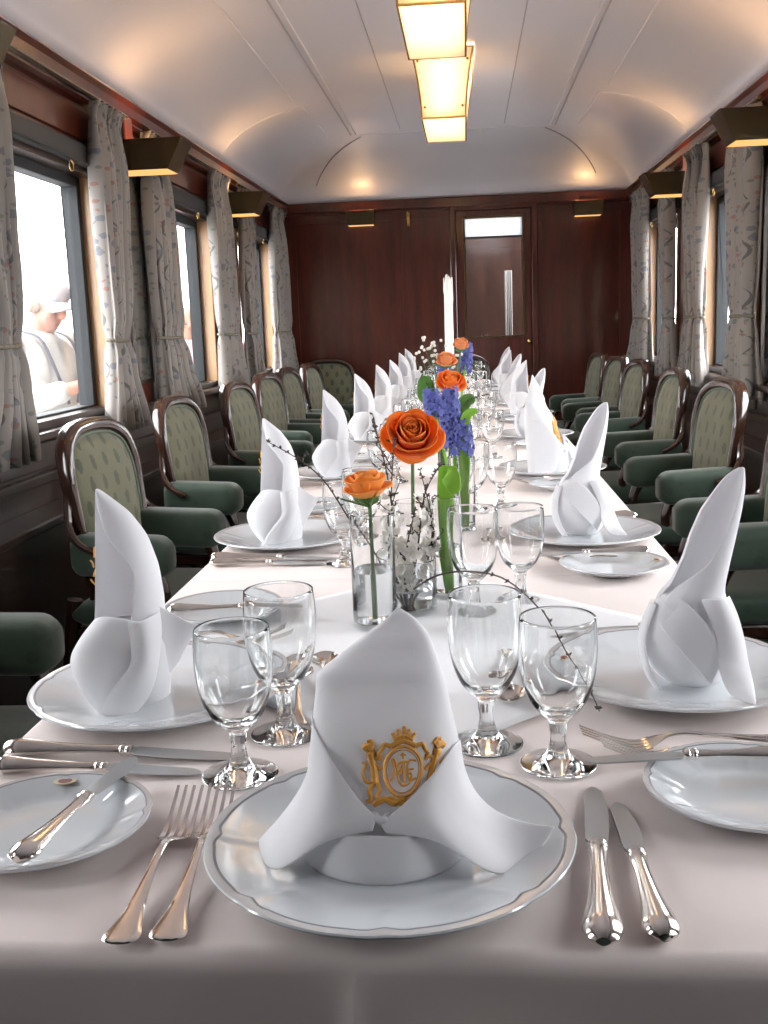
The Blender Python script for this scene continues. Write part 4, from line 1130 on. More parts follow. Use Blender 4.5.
def leaf_blade(name, pts, w, label, mat, cup=.5, group=None, taper=False):
    """long strap leaf: pts is the spine, w the half width, cupped like a gutter"""
    r = thing(name, label, 'leaf', pts[0], 0, group); n = 22; b = Vector(pts[0]); sp = [Vector(p) - b for p in catmull(pts, n)]; P = []
    for i, p in enumerate(sp):
        t_ = i / (n - 1); d = (sp[min(i + 1, n - 1)] - sp[max(i - 1, 0)]).normalized(); sd = d.cross(Vector((0, 1, 0))); sd.normalize(); up = sd.cross(d)
        ww = w * (.45 + .75 * sin(pi * min(1, t_ * .9 + .05)) ** 1.0) * (1 if t_ < .85 else math.sqrt(max(0.02, 1 - ((t_ - .85) / .15) ** 2)))
        if taper: ww = w * (.35 + .65 * min(1, t_ * 2.2)) * (1 if t_ < .8 else math.sqrt(max(0.02, 1 - ((t_ - .8) / .2) ** 2)))
        P.append([p + sd * ww * sin(u * 1.5) / 1.0 + up * ww * cup * (1 - cos(u * 1.5)) for u in [-1 + 2 * j / 10 for j in range(11)]])
    mb = MB(); mb.grid(P); solid(mb.build('leaf_blade', mat, r, angle=80), .0012, 0)
    return r
leaf_blade('tulip_leaf', [(.032, 1.562, TZ + .012), (.028, 1.565, TZ + .08), (.028, 1.572, TZ + .14), (.031, 1.575, TZ + .175), (.034, 1.558, TZ + .200), (.040, 1.530, TZ + .190), (.045, 1.525, TZ + .170)], .0135, 'bright green strap leaf folded over in the narrow vase', M['tulip_leaf'], .22, 'green strap leaves', True)
leaf_blade('tulip_leaf', [(.054, 2.095, TZ + .012), (.056, 2.085, TZ + .10), (.058, 2.07, TZ + .18), (.062, 2.06, TZ + .235), (.085, 2.05, TZ + .250)], .009, 'green strap leaf standing beside the blue hyacinths', M['tulip_leaf'], .4, 'green strap leaves')
leaf_blade('tulip_leaf', [(.005, 2.77, TZ + .012), (-.02, 2.76, TZ + .16), (-.035, 2.75, TZ + .26), (-.05, 2.74, TZ + .27), (-.055, 2.74, TZ + .235), (-.045, 2.74, TZ + .215)], .011, 'green leaf curled into a loop beside the third rose', M['leaf'], .4, 'green strap leaves')
leaf_blade('tulip_leaf', [(.02, 2.79, TZ + .012), (.035, 2.76, TZ + .14), (.055, 2.74, TZ + .21), (.085, 2.72, TZ + .225)], .016, 'dark green leaf spreading under the third rose', M['leaf'], .3, 'green strap leaves')

def make_twig(pts, label, seed, r0=.0019, buds=20, blossoms=0, side=3, bfrom=.3):
    r = thing('blossom_twig', label, 'twig', pts[0], 0, 'bare twigs in the low vase'); q = random.Random(seed); b = Vector(pts[0])
    sp = [Vector(p) - b for p in catmull(pts, 40)]; n = len(sp)
    mb = MB(); mb.tube(sp, [lerp(r0, r0 * .35, i / (n - 1)) for i in range(n)], 7)
    ends = []
    for k in range(side):
        i = int(n * q.uniform(.25, .85)); d = (sp[min(i + 1, n - 1)] - sp[i - 1]).normalized()
        s_ = (d * .6 + Vector((q.uniform(-1, 1), q.uniform(-1, 1), q.uniform(-.1, .8))) * .8).normalized() * q.uniform(.02, .05)
        mb.tube([sp[i], sp[i] + s_ * .5 + Vector((0, 0, .003)), sp[i] + s_], [r0 * .6, r0 * .45, r0 * .3], 6)
        ends += [sp[i] + s_ * .55, sp[i] + s_]
    mb.build('branch', M['twig'], r)
    mb = MB()
    spots = [sp[int(n * (bfrom + (1 - bfrom) * (k + q.random()) / buds)) % n] for k in range(buds)] + ends
    for c in spots:
        for _ in range(q.choice((2, 2, 3))):
            d = Vector((q.uniform(-1, 1), q.uniform(-1, 1), q.uniform(-.2, 1))).normalized()
            mb.tube([c, c + d * .0028, c + d * .0055], [.0007, .0014, .0003], 5)
    mb.build('buds', M['twig'], r)
    if blossoms:
        mb = MB()
        for k in range(int(blossoms * 1.6)):
            c = sp[int(n * q.uniform(.2, .62))] + Vector((q.uniform(-.012, .012), q.uniform(-.012, .012), q.uniform(-.01, .01)))
            nrm = Vector((q.uniform(-1, 1), q.uniform(-1.2, .4), q.uniform(-.3, 1))).normalized(); u = nrm.orthogonal().normalized(); w = nrm.cross(u)
            for p in range(5):
                a = 2 * pi * p / 5; dr = u * cos(a) + w * sin(a); sd = nrm.cross(dr); F = .0088
                mb.grid([[c + dr * F * t2 + nrm * F * l + sd * F * .45 * wd * s_ for s_ in (-1, 0, 1)] for t2, wd, l in ((0, .3, 0), (.5, 1, .3), (1, .5, .5))])
        mb.build('blossoms', M['white_petal'], r, angle=80)
    return r
Z = lambda l: [(x, y, z + TZ) for x, y, z in l]
B0 = (-.029, 1.487, .013)
make_twig(Z([B0, (-.012, 1.462, .045), (.023, 1.42, .073), (.065, 1.36, .091), (.109, 1.30, .095), (.148, 1.22, .077), (.172, 1.15, .049), (.190, 1.08, .028), (.1955, 1.03, .021)]), 'long bare twig arching over the goblets down to the forks', 1, .0016, 14, 0, 0, .45)
make_twig(Z([(-.033, 1.489, .012), (-.060, 1.480, .06), (-.083, 1.47, .107), (-.105, 1.45, .148), (-.136, 1.43, .207), (-.166, 1.41, .241), (-.208, 1.40, .269)]), 'bare twig leaning out past the apricot rose towards the man', 2, .0017, 18, 0, 1, .4)
make_twig(Z([(-.030, 1.485, .012), (-.042, 1.48, .111), (-.052, 1.47, .216), (-.069, 1.46, .289)]), 'tall budding twig crossing in front of the biggest orange rose', 3, .0018, 22, 14, 4)
make_twig(Z([(-.026, 1.488, .012), (-.011, 1.50, .099), (.001, 1.50, .174), (.024, 1.50, .217)]), 'budding twig with white blossom leaning towards the folded green leaf', 4, .0018, 18, 14, 4)
make_twig(Z([(-.032, 1.483, .012), (-.047, 1.46, .086), (-.045, 1.45, .176), (-.037, 1.44, .262)]), 'upright blossom twig between the apricot rose and the biggest rose', 5, .0018, 22, 18, 4)
make_twig(Z([(-.025, 1.490, .012), (.003, 1.50, .076), (.010, 1.50, .136), (-.005, 1.50, .211)]), 'bowed blossom twig just before the narrow vase', 6, .0018, 18, 14, 4)
make_twig(Z([(-.028, 1.484, .012), (-.030, 1.46, .07), (-.022, 1.45, .12), (-.010, 1.45, .165)]), 'short twig thick with white blossom in the middle of the low vase', 7, .0018, 10, 22, 3)
make_twig(Z([(.016, 2.782, .013), (.035, 2.76, .15), (.065, 2.73, .215), (.12, 2.70, .235)]), 'bare twig beside the third rose, bending towards the far goblets', 8, .0014, 18, 0, 1)
# white sprays round the candle
t_ = thing('white_spray', 'spray of tiny white blossoms beside the candle', 'flower', (-.02, 3.53, TZ + .014)); q = random.Random(5)
mb = MB(); mf = MB()
for k in range(16):
    e = Vector((q.uniform(-.09, .07), q.uniform(-.06, .1), q.uniform(.25, .36))); mb.tube(catmull([(0, 0, 0), tuple(e * .5 + Vector((0, 0, .04))), tuple(e)], 8), .0007, 5)
    for _ in range(3):
        mf.ball(e + Vector((q.uniform(-.012, .012), q.uniform(-.012, .012), q.uniform(-.012, .012))), .0055, seg=7, rings=5)
mb.build('stems', M['stem'], t_); mf.build('blossoms', M['white_petal'], t_)
# candle in its tall holder
t_ = thing('candlestick', 'slim silver candlestick among the flowers, under the white candle', 'candlestick', (0, 4.02, TZ + .002))
mb = MB(); mb.lathe([(0, 0), (.05, 0), (.052, .004), (.03, .014), (.01, .03), (.008, .14), (.014, .16), (.008, .18), (.009, .265), (.022, .285), (.024, .30), (.0185, .302), (.0178, .285), (0, .284)], 28); mb.build('candlestick_body', M['silver'], t_)
c_ = thing('candle', 'tall white candle burnt unevenly at the top, unlit', 'candle', (0, 4.02, TZ + .288))
mb = MB(); P = []
for i in range(24):
    z = .315 * i / 23; row = []
    for j in range(24):
        a = 2 * pi * j / 24; rr = .0172 * (1 - .10 * i / 23)
        zz = z
        if i >= 20: rr *= 1 - (i - 19) * .12; zz += .010 * cos(a - 2.4) * (i - 19) / 4 - (0.012 if i == 23 else 0)
        row.append((rr * cos(a), rr * sin(a), zz))
    P.append(row)
mb.grid(P, close_v=True, cap0=True, cap1=True)
for a, l in ((-.4, .10), (.9, .13), (2.8, .06), (4.2, .05)): mb.tube([(.0168 * cos(a), .0168 * sin(a), .30 - l * t2) for t2 in (0, .4, .8, 1)], [.002, .0022, .003, .0012], 7)
mb.build('wax', M['wax'], c_)
mb = MB(); mb.tube(catmull([(0, 0, .30), (-.001, 0, .322), (-.006, 0, .334)], 6), .0012, 6); mb.build('wick', M['navy'], c_)

# ------------------------------------------------------------------ armchairs
def outline(n, w0=.168, w1=.198, z0=.41, z1=.902, k=1.0):
    """closed half-loop from bottom -y side up over the top to bottom +y side; returns (y, z)"""
    pts = [(-w0, z0), (-w0 * 1.0, z0 + .08), (-lerp(w0, w1, .7), z0 + .2), (-w1, z0 + .31), (-w1 * .985, z0 + .385), (-w1 * .86, z0 + .447), (-w1 * .58, z0 + .480), (-w1 * .28, z0 + .490), (0, z1)]
    full = pts + [(-y, z) for y, z in reversed(pts[:-1])]
    return catmull(full, n)
def back_x(y, z):
    t = (z - .41) / .52
    return -.120 - .055 * t - .015 * t * t + .40 * y * y
def make_chair():
    r = bpy.data.objects.new('dining_armchair', None); COL.objects.link(r); r['category'] = 'armchair'
    ol = outline(61)
    zc = .66
    # upholstered back: domed front, flatter rear
    mb = MB(); P = []
    for i in range(9):
        q = i / 8; row = []
        for y, z in ol:
            yy, zz = y * q * .93, zc + (z - zc) * q * .945
            row.append((back_x(yy, zz) + .030 * (1 - q ** 4) + .004, yy, zz))
        P.append(row)
    mb.grid(P, close_v=True); P2 = []
    for i in range(9):
        q = i / 8; P2.append([(back_x(y * q * .93, zc + (z - zc) * q * .945) - .016 * (1 - q ** 4) - .006, y * q * .93, zc + (z - zc) * q * .945) for y, z in ol])
    mb.grid([P[-1], P2[-1]], close_v=True); mb.grid(P2, close_v=True)
    mb.build('backrest', M['damask'], r, angle=70)
    # polished frame: deeper at the crest
    mb = MB(); P = []
    for i, (y, z) in enumerate(ol):
        y0, z0 = ol[max(i - 1, 0)]; y1, z1 = ol[min(i + 1, 60)]; d = Vector((0, y1 - y0, z1 - z0)).normalized(); nrm = Vector((0, -d.z, d.y))
        if nrm.dot(Vector((0, y, z - zc))) < 0: nrm = -nrm
        t = max(0, (z - .70) / .23); wd = lerp(.012, .023, t); dp = lerp(.020, .028, t)
        c = Vector((back_x(y, z) - .004, y, z)); row = []
        for j in range(14):
            a = 2 * pi * j / 14; ca, sa = cos(a), sin(a)
            row.append(c + nrm * (wd * abs(ca) ** .7 * (1 if ca > 0 else -1) + wd * .3) + Vector((dp * abs(sa) ** .7 * (1 if sa > 0 else -1), 0, 0)))
        P.append(row)
    mb.grid(P, close_v=True, cap0=True, cap1=True); mb.build('back_frame', M['chair_wood'], r, angle=60)
    mb = MB(); mb.tube([(back_x(y * .925, zc + (z - zc) * .94) + .008, y * .925, zc + (z - zc) * .94) for y, z in ol], .0045, 6); mb.build('piping', M['piping'], r)
    # seat
    mb = MB(); P = []
    for i in range(12):
        x = lerp(-.19, .25, i / 11); hw = .205 + .02 * sin(pi * i / 11); e = 1 - (abs(i / 11 - .5) * 2) ** 6
        P.append([(x, hw * abs(cos(a)) ** .4 * (1 if cos(a) > 0 else -1), .40 + .05 * (.25 + .75 * e) * abs(sin(a)) ** .5 * (1 if sin(a) > 0 else -1)) for a in [2 * pi * j / 36 for j in range(36)]])
    mb.grid(P, close_v=True, cap0=True, cap1=True); mb.build('seat', M['velvet'], r, angle=70)
    mb = MB(); mb.box(-.20, .235, -.195, .195, .315, .36); bevel(mb.build('seat_rail', M['chair_wood'], r, smooth=False), .01)
    for s in (-1, 1):
        # padded arm: a rounded bolster
        mb = MB(); P = []
        for i in range(25):
            t = i / 24; x = lerp(-.150, .128, t)
            e0 = 1 - max(0, (t - .82) / .18) ** 2.6 * .40; e1 = 1 - max(0, (.10 - t) / .10) ** 2 * .25
            hw, hh = .051 * e0 * e1, .058 * e0 * e1
            yc = s * (.196 + .006 * t); zc2 = .566 + .008 * (1 - t)
            row = []
            for j in range(28):
                a = 2 * pi * j / 28; ca, sa = cos(a), sin(a)
                row.append((x, yc + hw * abs(ca) ** .55 * (1 if ca > 0 else -1), zc2 + hh * abs(sa) ** .55 * (1 if sa > 0 else -1)))
            P.append(row)
        mb.grid(P, close_v=True, cap0=True, cap1=True); arm = mb.build('armrest', M['velvet'], r, angle=50)
        mb = MB(); mb.tube(catmull([(.075, s * .200, .525), (.10, s * .200, .46), (.09, s * .198, .38), (.13, s * .198, .32)], 14), [.022 - .006 * sin(pi * i / 13) for i in range(14)], 10); mb.build('arm_support', M['chair_wood'], r)
        # flared rail from the back frame round to the arm
        mb = MB(); mb.tube(catmull([(-.160, s * .198, .78), (-.158, s * .212, .71), (-.145, s * .236, .65), (-.11, s * .254, .61), (-.06, s * .252, .585)], 18), [.011] * 18, 8); mb.build('arm_rail', M['chair_wood'], r)
        mb = MB(); mb.tube(catmull([(.205, s * .195, .34), (.235, s * .205, .24), (.215, s * .20, .12), (.225, s * .205, .0)], 14), [.030, .030, .029, .027, .025, .023, .021, .019, .018, .017, .016, .017, .019, .021], 10); mb.build('leg', M['chair_wood'], r)
        mb = MB(); mb.tube(catmull([(-.175, s * .185, .44), (-.195, s * .188, .32), (-.23, s * .19, .14), (-.29, s * .195, .0)], 14), [.022, .022, .022, .022, .021, .020, .019, .018, .017, .016, .016, .016, .016, .016], 10); mb.build('leg', M['chair_wood'], r)
    return r
CH = make_chair()
cg = 'green armchairs along the table'
for k, (X, Y, R, lab) in enumerate([
    (-.87, 1.70, .02, 'green armchair cut by the photo edge, nearest the camera on the man\'s side'),
    (-.838, 2.88, -.12, 'green armchair below the man\'s window, second along that side'),
    (-.86, 3.83, -.10, 'green armchair before the first pillar mirror, third on the man\'s side'),
    (-.83, 4.74, -.12, 'green armchair by the second window, fourth on the man\'s side'),
    (-.86, 5.62, -.15, 'green armchair, fifth from the camera on the man\'s side'),
    (-.86, 6.30, -.14, 'green armchair, sixth from the camera on the man\'s side'),
    (-.82, 6.98, -.12, 'green armchair just before the corner chair on the man\'s side'),
    (.80, 1.95, pi + .05, 'green armchair with its arm behind the rolled napkin, nearest opposite the man'),
    (.80, 2.87, pi + .03, 'green armchair behind the nearest rolled napkin, second opposite the man'),
    (.82, 3.85, pi + .13, 'green armchair, third from the camera opposite the man'),
    (.815, 4.74, pi + .06, 'green armchair, fourth from the camera opposite the man'),
    (.825, 5.80, pi + .12, 'green armchair, fifth from the camera opposite the man'),
    (.82, 6.55, pi + .12, 'green armchair, sixth from the camera opposite the man'),
    (.80, 7.32, pi + .12, 'green armchair by the end wall opposite the man'),
    (-.97, 7.64, -pi / 2 + .10, 'green armchair in the corner of the end wall, facing the camera'),
    (.02, 7.62, -pi / 2, 'green armchair at the far head of the table before the end wall')]):
    if k == 7: continue
    put(CH, (X, Y, 0), R, lab, cg)

# ------------------------------------------------------------------ curtains
def make_curtain(s, top, tie, bot, label, ph=0.0, ztop=1.955, ztie=1.145, zbot=.80):
    """spans given as (y0, y1) at the heading, the tieback and the hem"""
    r = thing('curtain', label, 'curtain', (s * (XW - .062), (top[0] + top[1]) / 2, 0), 0, 'floral window curtains')
    cx, cy = r.location.x, r.location.y
    N, Vn = 96, 46
    wd = .62; pl = 6
    P = []; tieb = []
    for i in range(Vn + 1):
        t = i / Vn; z = lerp(ztop + .02, zbot, t)
        def span(k):
            mid = lerp(top[k], tie[k], .35)
            return sinterp([(zbot, bot[k]), (ztie - .12, lerp(bot[k], tie[k], .70)), (ztie, tie[k]), (ztie + .25, lerp(tie[k], top[k], .45)), (ztop - .10, top[k]), (ztop + .02, top[k])], z)
        y0, y1 = span(0), span(1)
        A = sinterp([(zbot, .036), (ztie - .06, .028), (ztie, .016), (ztie + .08, .028), (ztop - .2, .032), (ztop - .03, .016), (ztop + .02, .026)], z)
        row = []
        for j in range(N + 1):
            u = j / N
            f = 2 * pi * pl * u + ph
            y = lerp(y0, y1, u) + .012 * sin(f * 2 + z * 3) * (y1 - y0) / .35
            x = A * sin(f + .5 * sin(z * 4 + ph)) + .006 * sin(f * 2.3 + z * 5)
            x += -s * 0 + (.012 * math.exp(-((z - ztop - .02) / .02) ** 2)) * -s
            row.append((x, y - cy, z))
        P.append(row)
    mb = MB(); mb.grid(P, uv=lambda a, b: (b * wd, (1 - a) * (ztop - zbot)))
    solid(mb.build('curtain_cloth', M['curtain'], r, angle=80), .002, 0)
    ya, yb = tie[0] - cy - .012, tie[1] - cy + .012
    c = (ya + yb) / 2; h = (yb - ya) / 2
    pts = [(.026 * cos(a), c + h * sin(a), ztie + .012 * sin(a) * s * 0 - .012 * (1 + cos(a)) * .3) for a in [2 * pi * k / 40 for k in range(40)]]
    mb = MB(); mb.tube(pts, .0065, 8, closed=True)
    for k in range(40):
        p = pts[k]; q = pts[(k + 1) % 40]
        if k % 2 == 0: mb.ball(((p[0] + q[0]) / 2, (p[1] + q[1]) / 2, (p[2] + q[2]) / 2), 0.0080, seg=6, rings=4)
    mb.build('tieback_rope', M['rope'], r)
    return r
CUR = [(-1, (2.66, 3.02), (2.78, 2.96), (2.58, 3.03), 'floral curtain at the photo edge, beside the window with the man', 0),
       (-1, (3.75, 4.04), (3.77, 3.94), (3.70, 4.12), 'floral curtain between the man\'s window and the pillar mirror', 1.3),
       (-1, (4.36, 4.66), (4.40, 4.70), (4.38, 4.95), 'floral curtain on the camera side of the second window, past the mirror', 2.1),
       (-1, (5.47, 5.84), (5.50, 5.92), (5.46, 6.10), 'floral curtain on the far side of the second window', 0.4),
       (-1, (6.22, 6.48), (6.20, 6.43), (6.24, 6.57), 'floral curtain on the camera side of the third window, man\'s side', 3.0),
       (-1, (7.18, 7.62), (7.14, 7.66), (7.06, 7.84), 'floral curtain in the corner by the end wall, man\'s side', 1.9),
       (1, (4.43, 4.86), (4.47, 4.77), (4.36, 4.85), 'dim floral curtain beside the pillar mirror opposite the man', 0.8),
       (1, (5.36, 5.76), (5.36, 5.75), (5.27, 5.90), 'bright-lit floral curtain in the middle of the wall opposite the man', 2.6),
       (1, (6.22, 6.46), (6.16, 6.32), (6.10, 6.50), 'narrow dim floral curtain before the last window opposite the man', 0.2),
       (1, (7.05, 7.53), (6.96, 7.48), (6.92, 7.76), 'floral curtain in the corner by the end wall, opposite the man', 1.1)]
for a in CUR: make_curtain(*a)
for s in (-1, 1):
    for c in WIN[2:]:
        mb = MB(); mb.tube([(s * (XW - .075), c - .72, 1.985), (s * (XW - .075), min(YB - .02, c + .72), 1.985)], .009, 8)
        o = mb.build('curtain_rail', M['dark_brass'])
        tag(o, 'dark curtain rail under the cornice, above window %s %s' % ({3.395: 'one', 5.095: 'two', 6.80: 'three'}[c], 'on the man\'s wall' if s < 0 else 'opposite the man'), 'curtain rail', 'curtain rails')

# ------------------------------------------------------------------ outside: platform, pale building, people
GZ = -.39
mb = MB(); mb.box(-30, -1.55, -20, 60, GZ - .1, GZ); struct(mb.build('ground_platform', M['paving'], smooth=False))
mb = MB(); mb.box(1.55, 30, -20, 60, GZ - .1, GZ); struct(mb.build('ground_platform_opposite', M['paving'], smooth=False))
b_ = thing('station_building', 'pale low building across the platform, seen through the windows', 'building', (-9, 14, GZ))
mb = MB(); mb.box(-2, 0, -12, 14, 0, 2.95); mb.build('wall', M['render_wall'], b_, smooth=False)
mb = MB(); mb.hexa([(-2.3, -12.3, 2.95), (.35, -12.3, 2.95), (.35, 14.3, 2.95), (-2.3, 14.3, 2.95)], [(-1.2, -12.3, 3.35), (-.6, -12.3, 3.35), (-.6, 14.3, 3.35), (-1.2, 14.3, 3.35)]); mb.build('roof', M['slate'], b_, smooth=False)
for k in range(9):
    y = -10.5 + k * 2.7
    mb = MB(); mb.box(-.02, .05, y, y + 1.1, 1.1, 2.3); f = mb.build('window', M['white_fabric'], b_, smooth=False)
    mb = MB(); mb.box(.051, .06, y + .07, y + .52, 1.17, 2.23); mb.box(.051, .06, y + .58, y + 1.03, 1.17, 2.23); mb.build('glazing', M['blue_glass'], f, smooth=False)

def make_person(loc, face, H, label, shirt, trouser, cap=None, pose='hold', vest=None):
    """one continuous body (voxel-joined), clothes and hair as children; local +x is the facing direction"""
    r = thing('person', label, 'person', loc, face)
    k = H / 1.75
    def cap_chain(mb, pts, seg=12):
        """pts: (x,y,z,r) chain of tapered capsules"""
        pts = [(Vector(p[:3]), p[3]) for p in pts]
        for (a, ra), (b, rb) in zip(pts, pts[1:]):
            n = 6; mb.tube([a.lerp(b, i / n) for i in range(n + 1)], [lerp(ra, rb, i / n) for i in range(n + 1)], seg)
        for a, ra in pts: mb.ball(a, ra, seg=seg, rings=8)
    def arm(s):
        if pose == 'hold': return [(-.01, s * .19, 1.42, .052), (.03, s * .235, 1.16, .042), (.22, s * .11, 1.225, .033), (.285, s * .06, 1.25, .027)]
        return [(-.01, s * .19, 1.42, .052), (-.02, s * .245, 1.13, .042), (.05, s * .25, .88, .032), (.07, s * .25, .80, .027)]
    def leg(s): return [(0, s * .09, .93, .088), (.01, s * .095, .50, .058), (-.02, s * .10, .09, .040)]
    torso = [(0, 0, .93, .125), (.0, 0, 1.08, .118), (.005, 0, 1.25, .128), (-.01, 0, 1.40, .095)]
    hd = Vector((.055 if pose == 'hold' else .02, 0, 1.615)); bow = .40 if pose == 'hold' else .05
    RM = Matrix.Rotation(bow, 3, 'Y')
    def skin_mb(head=True):
        mb = MB()
        cap_chain(mb, torso)
        for s in (-1, 1):
            mb.ball((0, s * .10, 1.30), .105, .085, .15); mb.ball((0, s * .07, .95), .11, .09, .12)
            cap_chain(mb, arm(s)); cap_chain(mb, leg(s))
            mb.ball((.06, s * .10, .035), .125, .045, .035)
            w = Vector(arm(s)[-1][:3]); d = (w - Vector(arm(s)[-2][:3])).normalized()
            pc = w + d * .045; mb.ball(pc, .042, .034, .022)
            sd = d.cross(Vector((0, 0, 1))).normalized()
            for f in range(4):
                L = (.062, .074, .070, .054)[f]; b0 = pc + d * .03 + sd * (f - 1.5) * .019; b1 = b0 + d * L * .5 + Vector((0, 0, -.010)); b2 = b1 + d * L * .28 + Vector((0, 0, -.024))
                cap_chain(mb, [(*b0, .0095), (*b1, .009), (*b2, .0078)], 8)
            tb_ = pc - d * .01 + Vector((0, -s * .028, .006)); cap_chain(mb, [(*tb_, .012), (*(tb_ + d * .03 + Vector((0, -s * .018, .008))), .010), (*(tb_ + d * .055 + Vector((0, -s * .018, .004))), .009)], 8)
        if head:
            cap_chain(mb, [(-.01, 0, 1.42, .062), (.02, 0, 1.54, .056)])
            T = lambda x, y, z: hd + RM @ Vector((x, y, z))
            mb.ball(T(-.012, 0, .03), .098, .076, .098, M=RM); mb.ball(T(.022, 0, -.035), .072, .060, .085, M=RM)
            mb.ball(T(.055, 0, -.085), .030, .030, .026, M=RM)                                    # chin
            cap_chain(mb, [(*T(.088, 0, .02), .011), (*T(.108, 0, -.018), .015), (*T(.094, 0, -.026), .013)], 8)   # nose
            mb.ball(T(.078, 0, -.055), .016, .026, .008, M=RM); mb.ball(T(.077, 0, -.066), .015, .023, .008, M=RM)  # lips
            for s in (-1, 1):
                mb.ball(T(-.012, s * .078, -.008), .018, .010, .032, M=RM)
                mb.ball(T(.060, s * .040, -.02), .028, .024, .030, M=RM)
        return mb
    mb = skin_mb(); body = mb.build('body', M['skin'], r)
    m = body.modifiers.new('join', 'REMESH'); m.mode = 'VOXEL'; m.voxel_size = .008; m.use_smooth_shade = True
    sm = body.modifiers.new('soft', 'SMOOTH'); sm.factor = .5; sm.iterations = 3
    def cloth(name, mat, fn):
        mb = MB(); fn(mb); o = mb.build(name, mat, r); m = o.modifiers.new('join', 'REMESH'); m.mode = 'VOXEL'; m.voxel_size = .011; m.use_smooth_shade = True
        s_ = o.modifiers.new('soft', 'SMOOTH'); s_.factor = .5; s_.iterations = 4; return o
    def jacket(mb):
        cap_chain(mb, [(x, y, z, rr + .020) for x, y, z, rr in torso]); mb.ball((.01, 0, .93), .165, .195, .13)
        cap_chain(mb, [(-.012, 0, 1.42, .075), (-.005, 0, 1.485, .068)])
        for s in (-1, 1):
            mb.ball((0, s * .10, 1.30), .128, .108, .17); a = arm(s)
            cap_chain(mb, [(*a[0][:3], .074), (*a[1][:3], .064), (*Vector(a[1][:3]).lerp(Vector(a[2][:3]), .9), .052)])
    cloth('jacket', shirt, jacket)
    def pants(mb):
        mb.ball((0, 0, .95), .145, .18, .10)
        for s in (-1, 1): q = leg(s); cap_chain(mb, [(*q[0][:3], .108), (*q[1][:3], .082), (q[2][0], q[2][1], .10, .072)])
    cloth('trousers', trouser, pants)
    T = lambda x, y, z: hd + RM @ Vector((x, y, z))
    mb = MB(); mb.ball(T(-.03, 0, .035), .099, .083, .098, M=RM)
    for s in (-1, 1): mb.ball(T(-.025, s * .066, .0), .05, .02, .05, M=RM)
    mb.build('hair', M['hair'], r)
    mb = MB()
    for s in (-1, 1): mb.ball(T(.0815, s * .033, .006), .010, .013, .009, M=RM)
    mb.build('eyes', M['navy'], r)
    if cap:
        mb = MB(); mb.ball(T(-.012, 0, .062), .112, .094, .082, M=RM, seg=20, rings=10)
        P = []
        for i in range(7):
            P.append([T(.06 + (.095) * (i / 6) * math.sqrt(max(0, 1 - (u * .85) ** 2)) , u * .085, .052 - .020 * (i / 6) - .03 * u * u) for u in [-1 + j / 6 for j in range(13)]])
        mb.grid(P); mb.grid([[p + Vector((0, 0, .006)) for p in row] for row in P]); mb.build('cap', cap, r)
    if vest:
        def vs(mb):
            cap_chain(mb, [(x, y, z, rr + .030) for x, y, z, rr in torso[:3]]); mb.ball((0, .08, 1.28), .14, .12, .17); mb.ball((0, -.08, 1.28), .14, .12, .17)
        cloth('vest', vest, vs)
    if pose == 'hold':
        mb = MB()
        for s in (-1, 1): mb.tube(catmull([(-.04, s * .085, 1.50), (.085, s * .095, 1.46), (.150, s * .085, 1.32), (.165, s * .03, 1.16)], 14), .011, 6, flat=.4)
        mb.build('camera_strap', M['navy'], r)
    r.scale = (k, k, k)
    return r
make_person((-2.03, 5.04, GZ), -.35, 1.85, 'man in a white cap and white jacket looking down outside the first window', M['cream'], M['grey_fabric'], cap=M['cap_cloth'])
n_ = thing('paper_leaflet', 'folded white paper the man holds in both hands', 'paper', (-1.665, 4.903, .895), -.35)
mb = MB(); mb.grid([[(.03 * u, .035 * v_, .008 * abs(v_)) for v_ in (-1, -.5, 0, .5, 1)] for u in (-1, 0, 1)]); solid(mb.build('leaflet_sheet', M['white_fabric'], n_), .002)
make_person((-2.20, 8.45, GZ), -1.2, 1.75, 'person in a pale pink top outside the second window', M['pink'], M['grey_fabric'], pose='stand')
make_person((-2.14, 9.6, GZ), -1.6, 1.70, 'person in red with a yellow vest outside the second window', M['red'], M['grey_fabric'], cap=M['red'], pose='stand', vest=M['yellow'])

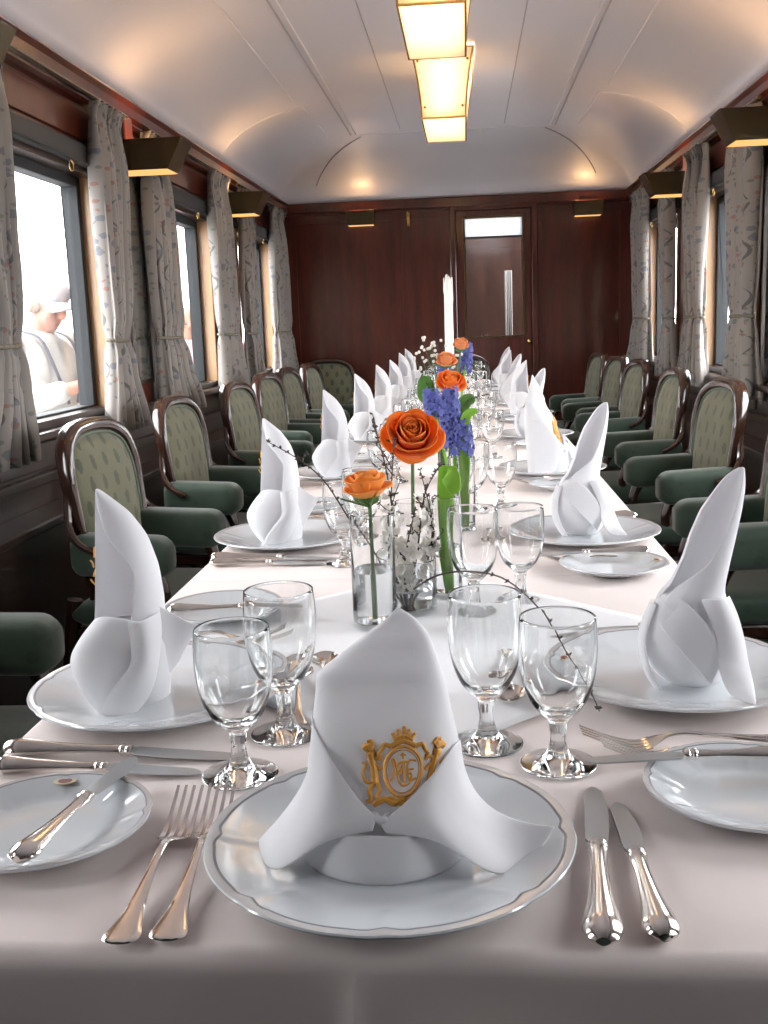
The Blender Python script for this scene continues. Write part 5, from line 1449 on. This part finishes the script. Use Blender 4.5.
# ------------------------------------------------------------------ sky, daylight, camera
W = bpy.data.worlds.new('overcast_sky'); SC.world = W; W.use_nodes = True
nt = W.node_tree; nt.nodes.clear()
ow = nt.nodes.new('ShaderNodeOutputWorld'); bg = nt.nodes.new('ShaderNodeBackground')
bg.inputs[0].default_value = (.98, .962, .985, 1); bg.inputs[1].default_value = 9.5
nt.links.new(bg.outputs[0], ow.inputs[0])
for s in (-1, 1):
    for c in WIN:
        L = bpy.data.lights.new('window_portal', 'AREA'); L.shape = 'RECTANGLE'; L.size = 2 * wh(c) - .1; L.size_y = WZ1 - WZ0 - .06
        L.cycles.is_portal = True
        o = bpy.data.objects.new('window_portal', L); COL.objects.link(o)
        o.location = (s * (XW + .115), c, (WZ0 + WZ1) / 2); o.rotation_euler = (pi / 2, 0, pi / 2 if s > 0 else -pi / 2)

cam = bpy.data.cameras.new('camera'); co = bpy.data.objects.new('camera', cam); COL.objects.link(co)
cam.sensor_fit = 'VERTICAL'; cam.sensor_height = 36.0; cam.lens = 36.0 * 1036.9 / 1024.0; cam.clip_start = .02
pitch, yaw, roll = .17838, .08471, -.03607
fw = Vector((-sin(yaw) * cos(pitch), cos(yaw) * cos(pitch), -sin(pitch))); rt = Vector((cos(yaw), sin(yaw), 0)); up = rt.cross(fw)
r2 = rt * cos(roll) + up * sin(roll); u2 = -rt * sin(roll) + up * cos(roll)
co.matrix_world = Matrix(((r2.x, u2.x, -fw.x, .0674), (r2.y, u2.y, -fw.y, 0), (r2.z, u2.z, -fw.z, TZ + .42093), (0, 0, 0, 1)))
SC.camera = co
SC.view_settings.view_transform = 'Standard'; SC.view_settings.look = 'None'; SC.view_settings.gamma = 1; SC.view_settings.use_curve_mapping = False
SC.view_settings.exposure = 0.8
SC.cycles.max_bounces = 14; SC.cycles.transmission_bounces = 12; SC.cycles.transparent_max_bounces = 16; SC.cycles.diffuse_bounces = 5; SC.cycles.glossy_bounces = 5
SC.cycles.use_denoising = True
SC.cycles.sample_clamp_indirect = 8.0
